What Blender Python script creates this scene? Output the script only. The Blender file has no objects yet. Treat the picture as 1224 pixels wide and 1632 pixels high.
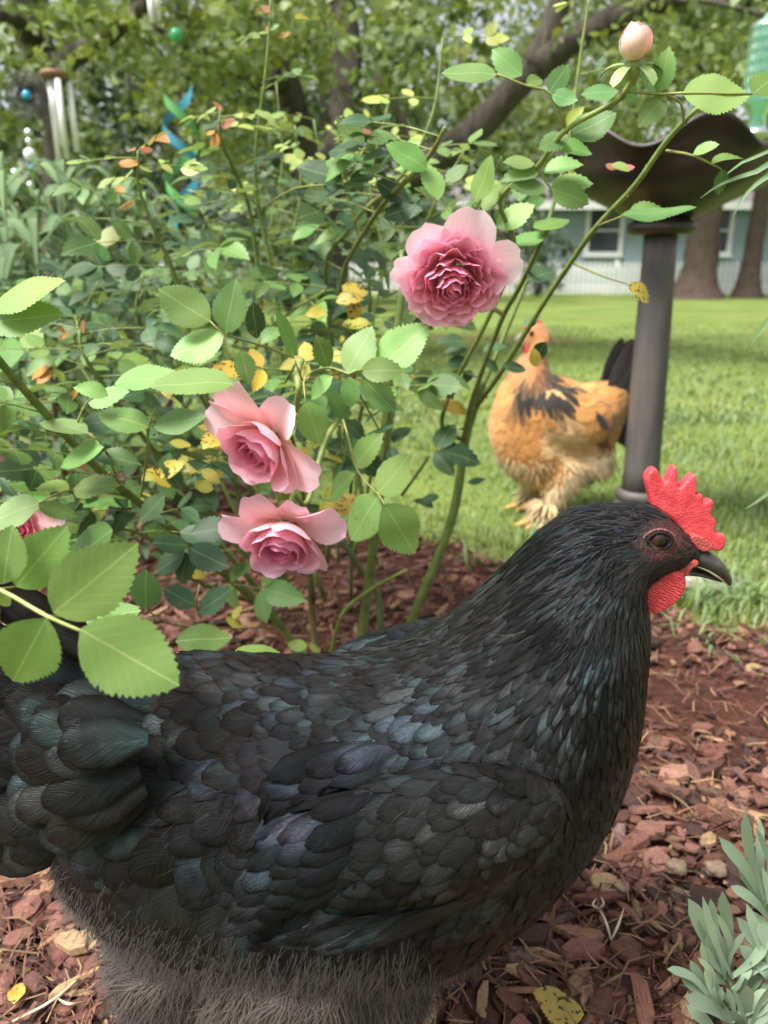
import bpy, bmesh, math, random
import numpy as np
from mathutils import Vector, Matrix
from mathutils.bvhtree import BVHTree

random.seed(7)
RNG = np.random.default_rng(7)
SC = bpy.context.scene
COL = SC.collection
R = math.radians

# ------------------------------------------------------------------ camera
CAM_H, PITCH, FPX = 0.57, R(17.2), 1227.0
cd = bpy.data.cameras.new('camera')
cam = bpy.data.objects.new('camera', cd)
COL.objects.link(cam)
cam.location = (0, 0, CAM_H)
cam.rotation_euler = (R(90) - PITCH, 0, 0)
cd.sensor_fit = 'HORIZONTAL'
cd.sensor_width = 36.0
cd.lens = 36.0 * FPX / 1224.0
cd.clip_start, cd.clip_end = 0.02, 1500
cd.dof.use_dof = True
cd.dof.focus_distance = 0.47
cd.dof.aperture_fstop = 11.0
SC.camera = cam
SC.render.resolution_x, SC.render.resolution_y = 768, 1024

# ------------------------------------------------------------------ sky, sun, exposure
SUN_EL, SUN_AZ = R(58), R(-122)      # azimuth from +Y towards +X: soft light from high on the left, a little behind the camera
w = bpy.data.worlds.new('World'); SC.world = w; w.use_nodes = True
nt = w.node_tree; nt.nodes.clear()
sky = nt.nodes.new('ShaderNodeTexSky'); sky.sky_type = 'NISHITA'; sky.sun_disc = False
sky.sun_elevation, sky.sun_rotation = SUN_EL, SUN_AZ
sky.air_density, sky.dust_density, sky.ozone_density = 1.0, 4.0, 1.0
hs = nt.nodes.new('ShaderNodeHueSaturation'); hs.inputs['Saturation'].default_value = 0.22
bg = nt.nodes.new('ShaderNodeBackground'); bg.inputs['Strength'].default_value = 0.075
wo = nt.nodes.new('ShaderNodeOutputWorld')
nt.links.new(sky.outputs[0], hs.inputs['Color']); nt.links.new(hs.outputs[0], bg.inputs['Color'])
nt.links.new(bg.outputs[0], wo.inputs[0])
sd = bpy.data.lights.new('sun', 'SUN'); sun = bpy.data.objects.new('sun', sd); COL.objects.link(sun)
sd.energy, sd.angle, sd.color = 2.2, R(22), (1.0, 0.96, 0.9)
sv = Vector((math.sin(SUN_AZ) * math.cos(SUN_EL), math.cos(SUN_AZ) * math.cos(SUN_EL), math.sin(SUN_EL)))
sun.rotation_euler = sv.to_track_quat('Z', 'Y').to_euler()
sun.location = sv * 30
SC.view_settings.view_transform = 'Standard'
SC.view_settings.look = 'None'
SC.view_settings.gamma = 1.0
SC.view_settings.exposure = 1.80
SC.view_settings.use_curve_mapping = False
SC.cycles.use_denoising = True
SC.cycles.max_bounces = 8
SC.cycles.transparent_max_bounces = 8
SC.cycles.sample_clamp_indirect = 6.0

# ------------------------------------------------------------------ helpers
ST, CT = math.sin(PITCH), math.cos(PITCH)
def ray(px, py):
    x, y = (px - 612.0) / FPX, -(py - 816.0) / FPX
    return Vector((x, y * ST + CT, y * CT - ST))
def P(px, py, Y):
    d = ray(px, py); return Vector((0, 0, CAM_H)) + d * (Y / d.y)
def G(px, py, z=0.0):
    d = ray(px, py); return Vector((0, 0, CAM_H)) + d * ((z - CAM_H) / d.z)
def proj(v):
    x, y, z = v[0], v[1], v[2] - CAM_H
    dep = y * CT - z * ST; up = y * ST + z * CT
    return (612 + FPX * x / dep, 816 - FPX * up / dep, dep)
def pxm(Y, py=816):          # metres per photo pixel at that distance
    return proj(P(612, py, Y))[2] / FPX

def fmesh(name, V, F, smooth=True, col=None, uv=None, rnd=None):
    """mesh from arrays; F is one (m,k) array or a list of such arrays"""
    V = np.asarray(V, np.float32).reshape(-1, 3)
    Fs = F if isinstance(F, list) else [F]
    Fs = [np.asarray(f, np.int32) for f in Fs if len(f)]
    me = bpy.data.meshes.new(name)
    me.vertices.add(len(V)); me.vertices.foreach_set('co', V.ravel())
    loops = np.concatenate([f.ravel() for f in Fs])
    tot = np.concatenate([np.full(len(f), f.shape[1], np.int32) for f in Fs])
    st = np.concatenate([[0], np.cumsum(tot)[:-1]]).astype(np.int32)
    me.loops.add(len(loops)); me.loops.foreach_set('vertex_index', loops)
    me.polygons.add(len(tot)); me.polygons.foreach_set('loop_start', st)
    me.polygons.foreach_set('use_smooth', np.full(len(tot), smooth))
    me.update(calc_edges=True)
    if col is not None:
        c = np.asarray(col, np.float32); c = np.hstack([c[:, :3], np.ones((len(c), 1), np.float32)])
        a = me.attributes.new('col', 'FLOAT_COLOR', 'POINT'); a.data.foreach_set('color', c.ravel())
    if rnd is not None:
        a = me.attributes.new('rnd', 'FLOAT', 'POINT'); a.data.foreach_set('value', np.asarray(rnd, np.float32))
    if uv is not None:
        u = me.uv_layers.new(name='UVMap')
        u.data.foreach_set('uv', np.asarray(uv, np.float32)[loops].ravel())
    me.validate()
    return me

def mobj(name, me, mat, parent=None):
    o = bpy.data.objects.new(name, me); COL.objects.link(o)
    if mat is not None and len(me.materials) == 0: me.materials.append(mat)
    if parent is not None: adopt(o, parent)
    return o
def adopt(o, parent):
    o.parent = parent
    if parent.type == 'EMPTY': o.matrix_parent_inverse = Matrix.Translation(-parent.location)
def thing(name, loc, label, cat, group=None):
    o = bpy.data.objects.new(name, None); COL.objects.link(o); o.location = loc
    o.empty_display_size = 0.05
    return tag(o, label, cat, group)
def tag(o, label, cat, group=None):
    o['label'] = label; o['category'] = cat
    if group: o['group'] = group
    return o
def struct(o): o['kind'] = 'structure'; return o
def stuff(o): o['kind'] = 'stuff'; return o

def crom(pts, n):
    """Catmull-Rom through rows of an array, n samples per span"""
    A = np.asarray(pts, float)
    if len(A) < 3: n = max(n, 2)
    E = np.vstack([2 * A[0] - A[1], A, 2 * A[-1] - A[-2]])
    out = []
    for i in range(1, len(E) - 2):
        p0, p1, p2, p3 = E[i - 1], E[i], E[i + 1], E[i + 2]
        for k in range(n):
            t = k / n
            out.append(0.5 * (2 * p1 + (p2 - p0) * t + (2 * p0 - 5 * p1 + 4 * p2 - p3) * t * t + (3 * p1 - p0 - 3 * p2 + p3) * t ** 3))
    out.append(E[-2])
    return np.array(out)

class MB:
    def __init__(s): s.V, s.F4, s.F3, s.C, s.U, s.R, s.N, s.n = [], [], [], [], [], [], [], 0
    def add(s, V, F4=None, F3=None, col=None, uv=None, rnd=None, nrm=None):
        V = np.asarray(V, float).reshape(-1, 3); k = len(V)
        s.V.append(V)
        if F4 is not None and len(F4): s.F4.append(np.asarray(F4) + s.n)
        if F3 is not None and len(F3): s.F3.append(np.asarray(F3) + s.n)
        c = np.asarray((0.5, 0.5, 0.5) if col is None else col, float)
        s.C.append(np.tile(c[:3], (k, 1)) if c.ndim == 1 else c)
        s.U.append(np.zeros((k, 2)) if uv is None else np.asarray(uv, float))
        s.R.append(np.full(k, random.random() if rnd is None else rnd))
        if nrm is not None: s.N.append(np.tile(np.asarray(nrm, float), (k, 1)))
        s.n += k
    def mesh(s, name, smooth=True):
        F = []
        if s.F4: F.append(np.vstack(s.F4))
        if s.F3: F.append(np.vstack(s.F3))
        me = fmesh(name, np.vstack(s.V), F, smooth, np.vstack(s.C), np.vstack(s.U), np.concatenate(s.R))
        if s.N and sum(len(x) for x in s.N) == s.n:
            a = me.attributes.new('nrm', 'FLOAT_VECTOR', 'POINT'); a.data.foreach_set('vector', np.vstack(s.N).astype(np.float32).ravel())
        return me
    def build(s, name, mat, parent=None, smooth=True):
        return mobj(name, s.mesh(name, smooth), mat, parent)
    def tube(s, pts, rad, seg=8, n=4, col=None, rough=0.0, cap=True):
        """tapered tube along points; rad per point"""
        A = np.hstack([np.asarray([tuple(p) for p in pts], float), np.asarray(rad, float).reshape(-1, 1)])
        A = crom(A, n) if n > 1 else A
        pt, r = A[:, :3], np.maximum(A[:, 3], 1e-5)
        T = np.gradient(pt, axis=0); T /= np.linalg.norm(T, axis=1)[:, None] + 1e-9
        up = np.array([0.0, 0, 1]) if abs(T[0][2]) < 0.9 else np.array([1.0, 0, 0])
        a = np.linspace(0, 2 * math.pi, seg, endpoint=False)
        V = []; U = []; ln = 0.0
        for i in range(len(pt)):
            x = np.cross(up, T[i]); x /= np.linalg.norm(x) + 1e-9
            y = np.cross(T[i], x); up = y
            rr = r[i] * (1 + (RNG.uniform(-rough, rough, seg) if rough else 0))
            V.append(pt[i] + np.outer(np.cos(a) * rr, x) + np.outer(np.sin(a) * rr, y))
            if i: ln += np.linalg.norm(pt[i] - pt[i - 1])
            U.append(np.stack([a / (2 * math.pi), np.full(seg, ln)], 1))
        m = len(pt); F = []
        for i in range(m - 1):
            for j in range(seg):
                k = (j + 1) % seg
                F.append((i * seg + j, i * seg + k, (i + 1) * seg + k, (i + 1) * seg + j))
        V = np.vstack(V); U = np.vstack(U); F3 = []
        if cap:
            V = np.vstack([V, pt[0], pt[-1]]); U = np.vstack([U, U[0], U[-1]])
            c0, c1 = m * seg, m * seg + 1
            for j in range(seg):
                k = (j + 1) % seg
                F3 += [(c0, k, j), (c1, (m - 1) * seg + j, (m - 1) * seg + k)]
        s.add(V, F, F3, col, U)
        return s
    def box(s, c, d, col=None, M=None):
        c = np.asarray(c, float); d = np.asarray(d, float) / 2
        V = np.array([[sx, sy, sz] for sz in (-1, 1) for sy in (-1, 1) for sx in (-1, 1)], float) * d
        if M is not None: V = V @ np.asarray(M).T
        s.add(V + c, [(0, 2, 3, 1), (4, 5, 7, 6), (0, 1, 5, 4), (2, 6, 7, 3), (0, 4, 6, 2), (1, 3, 7, 5)], None, col)
        return s
    def lathe(s, c, prof, seg=32, col=None, fn=None):
        """prof = [(r,z)...] about the z axis at c; fn(angle,r,z)->(r,z)"""
        V = []; 
        for (r, z) in prof:
            for j in range(seg):
                a = 2 * math.pi * j / seg
                rr, zz = fn(a, r, z) if fn else (r, z)
                V.append((c[0] + rr * math.cos(a), c[1] + rr * math.sin(a), c[2] + zz))
        F = []
        for i in range(len(prof) - 1):
            for j in range(seg):
                k = (j + 1) % seg
                F.append((i * seg + j, i * seg + k, (i + 1) * seg + k, (i + 1) * seg + j))
        s.add(V, F, None, col); return s

def ellipsoid(c, r, nu=12, nv=16):
    V = [];
    for i in range(nu + 1):
        t = math.pi * i / nu
        for j in range(nv):
            p = 2 * math.pi * j / nv
            V.append((c[0] + r[0] * math.sin(t) * math.cos(p), c[1] + r[1] * math.sin(t) * math.sin(p), c[2] + r[2] * math.cos(t)))
    F = [(i * nv + j, (i + 1) * nv + j, (i + 1) * nv + (j + 1) % nv, i * nv + (j + 1) % nv) for i in range(nu) for j in range(nv)]
    return V, F

def remesh(V, F, voxel, smooth=4, name='tmp', F3=None):
    me = bpy.data.meshes.new(name)
    me.from_pydata([tuple(v) for v in V], [], [tuple(int(i) for i in f) for f in F] + ([tuple(f) for f in F3] if F3 else []))
    me.update()
    o = bpy.data.objects.new(name, me); COL.objects.link(o)
    m = o.modifiers.new('r', 'REMESH'); m.mode = 'VOXEL'; m.voxel_size = voxel
    if smooth:
        m = o.modifiers.new('s', 'SMOOTH'); m.iterations = smooth; m.factor = 0.5
    dg = bpy.context.evaluated_depsgraph_get()
    out = bpy.data.meshes.new_from_object(o.evaluated_get(dg))
    bpy.data.objects.remove(o); bpy.data.meshes.remove(me)
    out.polygons.foreach_set('use_smooth', np.full(len(out.polygons), True))
    return out

# ------------------------------------------------------------------ materials
class NM:
    def __init__(s, name):
        s.m = bpy.data.materials.new(name); s.m.use_nodes = True; s.t = s.m.node_tree; s.t.nodes.clear()
        s.out = s.n('ShaderNodeOutputMaterial')
    def n(s, typ, **kw):
        x = s.t.nodes.new(typ)
        for k, v in kw.items(): setattr(x, k, v)
        return x
    def l(s, a, b): s.t.links.new(a, b); return s
    def setin(s, node, **kw):
        for k, v in kw.items():
            i = node.inputs[k.replace('_', ' ')]
            if hasattr(v, 'is_linked'): s.l(v, i)
            else:
                if isinstance(v, tuple) and len(v) == 3 and i.type == 'RGBA': v = (*v, 1)
                i.default_value = v
        return node
    def bsdf(s, **kw):
        b = s.n('ShaderNodeBsdfPrincipled'); s.setin(b, **kw); return b
    def attr(s, name): return s.n('ShaderNodeAttribute', attribute_name=name)
    def noise(s, scale, detail=4, rough=0.6, vec=None, dist=0.0):
        x = s.n('ShaderNodeTexNoise'); s.setin(x, Scale=scale, Detail=detail, Roughness=rough, Distortion=dist)
        if vec is not None: s.l(vec, x.inputs['Vector'])
        return x.outputs['Fac']
    def ramp(s, fac, stops, interp='LINEAR'):
        x = s.n('ShaderNodeValToRGB'); s.l(fac, x.inputs[0]); e = x.color_ramp; e.interpolation = interp
        while len(e.elements) < len(stops): e.elements.new(0.5)
        for q, (p, c) in zip(e.elements, stops): q.position = p; q.color = (*c, 1) if len(c) == 3 else c
        return x.outputs[0]
    def mix(s, fac, a, b, mode='MIX'):
        x = s.n('ShaderNodeMix', data_type='RGBA', blend_type=mode)
        for sock, v in ((x.inputs[0], fac), (x.inputs[6], a), (x.inputs[7], b)):
            if hasattr(v, 'is_linked'): s.l(v, sock)
            else: sock.default_value = (*v, 1) if isinstance(v, tuple) and len(v) == 3 else v
        return x.outputs[2]
    def math(s, op, a, b=0.0, c=None):
        x = s.n('ShaderNodeMath', operation=op)
        for i, v in enumerate((a, b) if c is None else (a, b, c)):
            if hasattr(v, 'is_linked'): s.l(v, x.inputs[i])
            else: x.inputs[i].default_value = v
        return x.outputs[0]
    def bump(s, h, strength=0.3, dist=0.001):
        x = s.n('ShaderNodeBump'); x.inputs['Strength'].default_value = strength; x.inputs['Distance'].default_value = dist
        s.l(h, x.inputs['Height']); return x.outputs[0]
    def mapping(s, vec, scale=(1, 1, 1), loc=(0, 0, 0), rot=(0, 0, 0)):
        x = s.n('ShaderNodeMapping'); s.l(vec, x.inputs[0]); x.inputs['Scale'].default_value = scale
        x.inputs['Location'].default_value = loc; x.inputs['Rotation'].default_value = rot; return x.outputs[0]
    def coord(s, which='Object'): return s.n('ShaderNodeTexCoord').outputs[which]
    def geo(s): return s.n('ShaderNodeNewGeometry')
    def fin(s, sh): s.l(sh if hasattr(sh, 'is_linked') else sh.outputs[0], s.out.inputs[0]); return s.m

def simple(name, col, rough=0.6, var=0.25, scale=40.0, bump=0.2, metal=0.0, spec=0.5):
    m = NM(name); c = m.coord(); f = m.noise(scale, 5, 0.65, c)
    lo = tuple(x * (1 - var) for x in col); hi = tuple(min(1, x * (1 + var)) for x in col)
    cc = m.ramp(f, [(0.3, lo), (0.7, hi)])
    b = m.bsdf(Base_Color=cc, Roughness=rough, Metallic=metal, Specular_IOR_Level=spec)
    if bump: m.l(m.bump(f, bump, 0.002), b.inputs['Normal'])
    return m.fin(b)

def leaf_material(name, use_obj, spots=False, trans=0.3, rough=0.5, veins=True):
    """rose-leaf type: colour from the object (or the col attribute), midrib, side veins, blotches, paler back"""
    m = NM(name)
    base = m.n('ShaderNodeObjectInfo').outputs['Color'] if use_obj else m.attr('col').outputs['Color']
    uv = m.n('ShaderNodeUVMap').outputs[0]
    sp = m.n('ShaderNodeSeparateXYZ'); m.l(uv, sp.inputs[0])
    av = m.math('ABSOLUTE', m.math('SUBTRACT', sp.outputs[0], 0.5))
    co = m.coord('Object') if not use_obj else m.geo().outputs['Position']
    f = m.noise(75 if veins else 20, 5, 0.7, co)
    c = m.mix(m.math('MULTIPLY', f, 0.55), base, (0.75, 0.75, 0.6), 'MULTIPLY')
    c = m.mix(1.0, c, m.ramp(m.noise(9, 2, 0.5, co), [(0.25, (0.62, 0.72, 0.68)), (0.5, (1, 1, 1)), (0.75, (1.28, 1.15, 0.95))]), 'MULTIPLY')
    bmp = None
    if veins:
        mid = m.math('LESS_THAN', av, 0.014)
        s = m.math('SINE', m.math('MULTIPLY', m.math('SUBTRACT', sp.outputs[1], m.math('MULTIPLY', av, 0.75)), 50.0))
        side = m.math('MULTIPLY', m.math('POWER', m.math('MAXIMUM', s, 0.0), 10.0), 0.13)
        v = m.math('MAXIMUM', m.math('MULTIPLY', mid, 0.55), side)
        c = m.mix(v, c, m.mix(0.5, base, (0.55, 0.6, 0.25)))
        bmp = m.math('SUBTRACT', m.math('MULTIPLY', m.noise(260, 2, 0.5, co), 0.4), m.math('MULTIPLY', v, 1.0))
    if veins:
        bl = m.ramp(m.noise(48, 3, 0.6, m.mapping(co, loc=(7, 3, 1))), [(0.66, (0, 0, 0)), (0.72, (0.6, 0.6, 0.6))])
        c = m.mix(bl, c, (0.16, 0.12, 0.04))
    if spots:
        sp2 = m.ramp(m.noise(230, 2, 0.5, co), [(0.56, (0, 0, 0)), (0.64, (1, 1, 1))])
        c = m.mix(sp2, c, (0.05, 0.035, 0.01))
    back = m.geo().outputs['Backfacing']
    c = m.mix(m.math('MULTIPLY', back, 0.35), c, (0.35, 0.45, 0.28))
    b = m.bsdf(Base_Color=c, Roughness=rough, Specular_IOR_Level=0.4)
    if bmp is not None: m.l(m.bump(bmp, 0.35, 0.0006), b.inputs['Normal'])
    t = m.n('ShaderNodeBsdfTranslucent'); m.l(m.mix(1.0, c, (1.2, 1.15, 0.55), 'MULTIPLY'), t.inputs[0])
    mx = m.n('ShaderNodeMixShader'); mx.inputs[0].default_value = trans
    m.l(b.outputs[0], mx.inputs[1]); m.l(t.outputs[0], mx.inputs[2])
    return m.fin(mx)

M = {}
M['leaf_obj'] = leaf_material('rose_leaf', True)
M['leaf_mass'] = leaf_material('rose_leaf_mass', False)
M['leaf_spot'] = leaf_material('blackspot_leaf', True, spots=True)
M['leaf_far'] = leaf_material('tree_leaf', False, trans=0.4, rough=0.5, veins=False)
M['strap_leaf'] = leaf_material('strap_leaf', False, trans=0.2, rough=0.6, veins=False)

# ================================================================== SETTING
# ---- lawn: one sheet to the horizon
def lawn_mat():
    m = NM('lawn_ground'); co = m.geo().outputs['Position']
    a = m.noise(0.9, 5, 0.6, co); b = m.noise(14, 4, 0.7, co); d = m.noise(0.35, 2, 0.5, m.mapping(co, loc=(3.1, 1.7, 0)))
    c = m.ramp(a, [(0.3, (0.095, 0.145, 0.03)), (0.55, (0.165, 0.22, 0.05)), (0.8, (0.25, 0.28, 0.09))])
    c = m.mix(m.math('MULTIPLY', b, 0.5), c, (0.55, 0.6, 0.4), 'MULTIPLY')
    c = m.mix(m.ramp(d, [(0.62, (0, 0, 0)), (0.72, (0.8, 0.8, 0.8))]), c, (0.30, 0.17, 0.09))
    p = m.bsdf(Base_Color=c, Roughness=0.85, Specular_IOR_Level=0.2)
    m.l(m.bump(m.noise(60, 3, 0.7, co), 0.6, 0.02), p.inputs['Normal'])
    return m.fin(p)
M['lawn'] = lawn_mat()
S = 500
me = fmesh('lawn', [(-S, -S, 0), (S, -S, 0), (S, S, 0), (-S, S, 0)], np.array([[0, 1, 2, 3]]))
lawn = struct(mobj('lawn', me, M['lawn']))

# ---- mulch bed
def bed_edge(x):
    return np.interp(x, [-3, -0.6, -0.1, 0.12, 0.26, 0.40, 0.55, 2], [2.9, 2.4, 1.74, 1.62, 1.52, 1.26, 1.20, 1.22]) + 0.035 * np.sin(x * 17) + 0.02 * np.sin(x * 41 + 1)
def bed_z(x, y):
    z = 0.010 + 0.006 * np.sin(x * 13 + 2 * np.sin(y * 9)) * np.cos(y * 11 + 1.3) + 0.004 * np.sin(x * 37 + y * 21)
    return z - np.clip((y - (bed_edge(x) - 0.05)) / 0.08, 0, 1) * 0.03
def soil_mat():
    m = NM('mulch_soil'); co = m.geo().outputs['Position']
    a = m.noise(7, 5, 0.65, co); b = m.noise(160, 4, 0.75, co)
    c = m.ramp(a, [(0.3, (0.055, 0.028, 0.02)), (0.6, (0.12, 0.05, 0.034)), (0.8, (0.17, 0.075, 0.05))])
    c = m.mix(0.8, c, m.ramp(b, [(0.35, (0.35, 0.33, 0.32)), (0.65, (1.3, 1.2, 1.15))]), 'MULTIPLY')
    p = m.bsdf(Base_Color=c, Roughness=0.95, Specular_IOR_Level=0.2)
    m.l(m.bump(b, 0.9, 0.006), p.inputs['Normal']); return m.fin(p)
M['soil'] = soil_mat()
gx, gy = np.arange(-2.4, 1.3, 0.02), np.arange(0.1, 3.1, 0.02)
XX, YY = np.meshgrid(gx, gy); ZZ = bed_z(XX, YY)
idx = np.arange(XX.size).reshape(XX.shape)
F = np.stack([idx[:-1, :-1], idx[:-1, 1:], idx[1:, 1:], idx[1:, :-1]], -1).reshape(-1, 4)
keep = (YY < bed_edge(XX) + 0.06)[:-1, :-1].ravel()
me = fmesh('mulch_bed', np.stack([XX, YY, ZZ], -1), F[keep])
bed = struct(mobj('mulch_bed', me, M['soil']))

def chip_mat(name, use_obj):
    m = NM(name)
    base = m.n('ShaderNodeObjectInfo').outputs['Color'] if use_obj else m.attr('col').outputs['Color']
    uv = m.n('ShaderNodeUVMap').outputs[0]
    g = m.noise(1.0, 5, 0.7, m.mapping(uv, scale=(5, 34, 1)))
    pos = m.geo().outputs['Position']
    h = m.noise(120, 3, 0.6, pos)
    c = m.mix(1.0, base, m.ramp(g, [(0.3, (0.45, 0.42, 0.42)), (0.55, (1, 1, 1)), (0.75, (1.45, 1.35, 1.3))]), 'MULTIPLY')
    c = m.mix(m.math('MULTIPLY', h, 0.5), c, (0.7, 0.6, 0.55), 'MULTIPLY')
    p = m.bsdf(Base_Color=c, Roughness=0.8, Specular_IOR_Level=0.3)
    m.l(m.bump(m.math('ADD', g, m.math('MULTIPLY', h, 0.5)), 0.8, 0.0025), p.inputs['Normal'])
    return m.fin(p)
M['chip_obj'], M['chip_mass'] = chip_mat('bark_chip', True), chip_mat('bark_chip_mass', False)
def chip_shape(asp, rs):
    """unit-long shard: ragged polygon slab, bevelled top, warped"""
    k = rs.integers(6, 9); a = np.sort(rs.uniform(0, 2 * math.pi, k)) * 0.5 + np.linspace(0, 2 * math.pi, k, endpoint=False) * 0.5
    rr = rs.uniform(0.7, 1.1, k)
    x, y = 0.5 * np.cos(a) * rr, 0.5 / asp * np.sin(a) * rr
    th = rs.uniform(0.10, 0.2) if asp < 3 else rs.uniform(0.07, 0.12)
    warp = lambda x, y: 0.14 * rs.uniform(-1, 1) * x * x + 0.05 * np.sin(7 * x + rs.uniform(0, 6))
    zb = warp(x, y) * 0
    V = np.vstack([np.stack([x, y, zb - th / 2], 1), np.stack([x * 0.97, y * 0.95, zb + th * rs.uniform(0.15, 0.45, k)], 1), [[0.04, 0, th * 0.55]], [[0, 0, -th * 0.5]]])
    V[:, 2] += 0.18 * rs.uniform(-1, 1) * V[:, 0] ** 2 * 2 + rs.uniform(-0.02, 0.02, len(V))
    F4 = [(j, (j + 1) % k, k + (j + 1) % k, k + j) for j in range(k)]
    F3 = [(k + j, k + (j + 1) % k, 2 * k) for j in range(k)] + [((j + 1) % k, j, 2 * k + 1) for j in range(k)]
    return V, np.array(F4), np.array(F3), V[:, :2] + rs.uniform(0, 5, 2)
crs = np.random.default_rng(3)
CHIPS = [chip_shape(a, crs) for a in (1.2, 1.4, 1.3, 1.7, 1.6, 2.0, 2.3, 2.6, 3.2, 4.5, 6, 8)]
CHIPME = [fmesh('bark_chip', c[0], [c[1], c[2]], False, uv=c[3]) for c in CHIPS]
PAL = [((0.20, 0.088, 0.064), 28), ((0.14, 0.062, 0.048), 26), ((0.27, 0.13, 0.098), 22), ((0.075, 0.041, 0.034), 24), ((0.33, 0.18, 0.115), 9), ((0.45, 0.30, 0.17), 4), ((0.18, 0.115, 0.10), 10)]
PW = np.array([p[1] for p in PAL], float); PW /= PW.sum()
HENPOLY = [(0, 1050), (300, 1040), (520, 1050), (700, 980), (860, 840), (960, 795), (1040, 800), (1100, 850), (1160, 930), (1090, 980), (1035, 990), (1020, 1160), (970, 1330), (880, 1440), (740, 1540), (640, 1640), (250, 1640), (180, 1480), (0, 1330)]
def inpoly(x, y, poly):
    c = False; j = len(poly) - 1
    for i in range(len(poly)):
        xi, yi = poly[i]; xj, yj = poly[j]
        if (yi > y) != (yj > y) and x < (xj - xi) * (y - yi) / (yj - yi) + xi: c = not c
        j = i
    return c
chips = []
N = 19000
for i in range(N):
    y = 0.30 + (RNG.random() ** 1.5) * 1.75
    x = RNG.uniform(-0.98, 0.84) * (y + 0.16) + 0.02
    if y > bed_edge(x) - 0.015 + RNG.normal(0, 0.03): continue
    bare = math.exp(-(((x - 0.36) / 0.16) ** 2 + ((y - 0.93) / 0.10) ** 2))      # scratched-bare patch right of the hen
    t = RNG.random()
    if t < 0.62: L, k = RNG.uniform(0.007, 0.020), RNG.integers(0, 8)
    elif t < 0.82: L, k = RNG.uniform(0.018, 0.046), RNG.integers(0, 8)
    else: L, k = RNG.uniform(0.025, 0.06), RNG.integers(8, 12)
    if bare > 0.35: 
        if RNG.random() < bare * 0.8: continue
        L *= 0.6
    z = float(bed_z(x, y)) + 0.002 + RNG.random() ** 2 * 0.014 * (1 - 0.6 * bare) + 0.06 * L
    ci = RNG.choice(len(PAL), p=PW)
    if k >= 9 and RNG.random() < 0.25: ci = 4 + RNG.integers(0, 2)
    c = np.array(PAL[ci][0]) * RNG.uniform(0.7, 1.3) * np.array([1, RNG.uniform(0.94, 1.1), RNG.uniform(0.92, 1.12)])
    tilt = RNG.normal(0, 0.26, 2)
    Rm = Matrix.Rotation(RNG.uniform(0, 6.28), 3, 'Z') @ Matrix.Rotation(tilt[0], 3, 'X') @ Matrix.Rotation(tilt[1] * 0.7, 3, 'Y')
    px, py, dep = proj((x, y, z))
    vis = 0 if (px < -20 or px > 1244 or py > 1650 or inpoly(px, py, HENPOLY)) else L / dep * (1 if k < 9 else 0.6) * (0.6 if py < 1000 and px < 800 else 1)
    chips.append((vis, x, y, z, L, int(k), Rm, c))
# a few chips picked out of the photograph: (px, py, long px, angle, shape, colour)
for (px, py, lp, an, k, ci) in [(45, 1448, 60, 20, 0, 2), (30, 1497, 62, 15, 3, 2), (80, 1393, 190, 8, 11, 4), (1025, 1243, 45, 75, 6, 4), (1040, 1325, 62, 0, 1, 2), (1020, 1405, 60, -40, 5, 0), (925, 1490, 90, -15, 7, 4), (770, 1595, 75, 80, 8, 5), (1000, 1520, 60, -30, 4, 0), (960, 1430, 110, 5, 9, 0), (850, 1490, 80, 10, 6, 3), (1130, 1340, 46, 25, 3, 5), (240, 1560, 130, 55, 10, 5), (205, 1545, 100, 95, 8, 4), (160, 1600, 180, 40, 11, 4), (120, 1530, 70, -30, 3, 2), (700, 1480 + 80, 60, 10, 4, 0), (1120, 1160, 40, 15, 4, 2), (1180, 1360, 60, 30, 3, 0), (1070, 1480, 80, -20, 7, 3)]:
    g = G(px, py, 0.022); L = lp * proj(g)[2] / FPX
    chips.append((9, g.x, g.y, 0.024, L, k, Matrix.Rotation(R(an), 3, 'Z') @ Matrix.Rotation(0.12, 3, 'X'), np.array(PAL[ci][0])))
chips.sort(key=lambda c: -c[0])
mb = MB()
for i, (vis, x, y, z, L, k, Rm, c) in enumerate(chips):
    if i < 300:
        o = bpy.data.objects.new('bark_chip', CHIPME[k]); COL.objects.link(o)
        if not CHIPME[k].materials: CHIPME[k].materials.append(M['chip_obj'])
        o.matrix_basis = Matrix.Translation((x, y, z)) @ (Rm.to_4x4()) @ Matrix.Scale(L, 4)
        o.color = (*c, 1); o.parent = bed
    else:
        V, F4, F3, uv = CHIPS[k]
        mb.add(V * L @ np.array(Rm).T + (x, y, z), F4, F3, c, uv)
stuff(mb.build('bark_mulch', M['chip_mass'], bed, False))
# shredded fibres between the chips
mb = MB()
for i in range(6500):
    y = 0.32 + RNG.random() ** 1.6 * 1.3; x = RNG.uniform(-0.6, 0.6) * (y + 0.16)
    if y > bed_edge(x): continue
    L = RNG.uniform(0.012, 0.05); a = RNG.uniform(0, 6.28); z = float(bed_z(x, y)) + RNG.uniform(0.006, 0.02)
    d = np.array([math.cos(a), math.sin(a), RNG.uniform(-0.25, 0.25)]) * L; s = np.array([-d[1], d[0], 0]) / L * RNG.uniform(0.0003, 0.0011)
    b = np.array([x, y, z]); mdl = b + d * 0.5 + np.array([0, 0, L * RNG.uniform(0, 0.2)]) + s * RNG.uniform(-6, 6)
    mb.add([b - s, b + s, mdl + s, mdl - s, b + d + s * .6, b + d - s * .6], [(0, 1, 2, 3), (3, 2, 4, 5)], None, np.array(PAL[RNG.choice([0, 2, 4, 5, 3])][0]) * RNG.uniform(0.7, 1.4), [(0, 0), (0, .1), (.5, .1), (.5, 0), (1, .1), (1, 0)])
stuff(mb.build('mulch_fibre', M['chip_mass'], bed, False))

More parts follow.
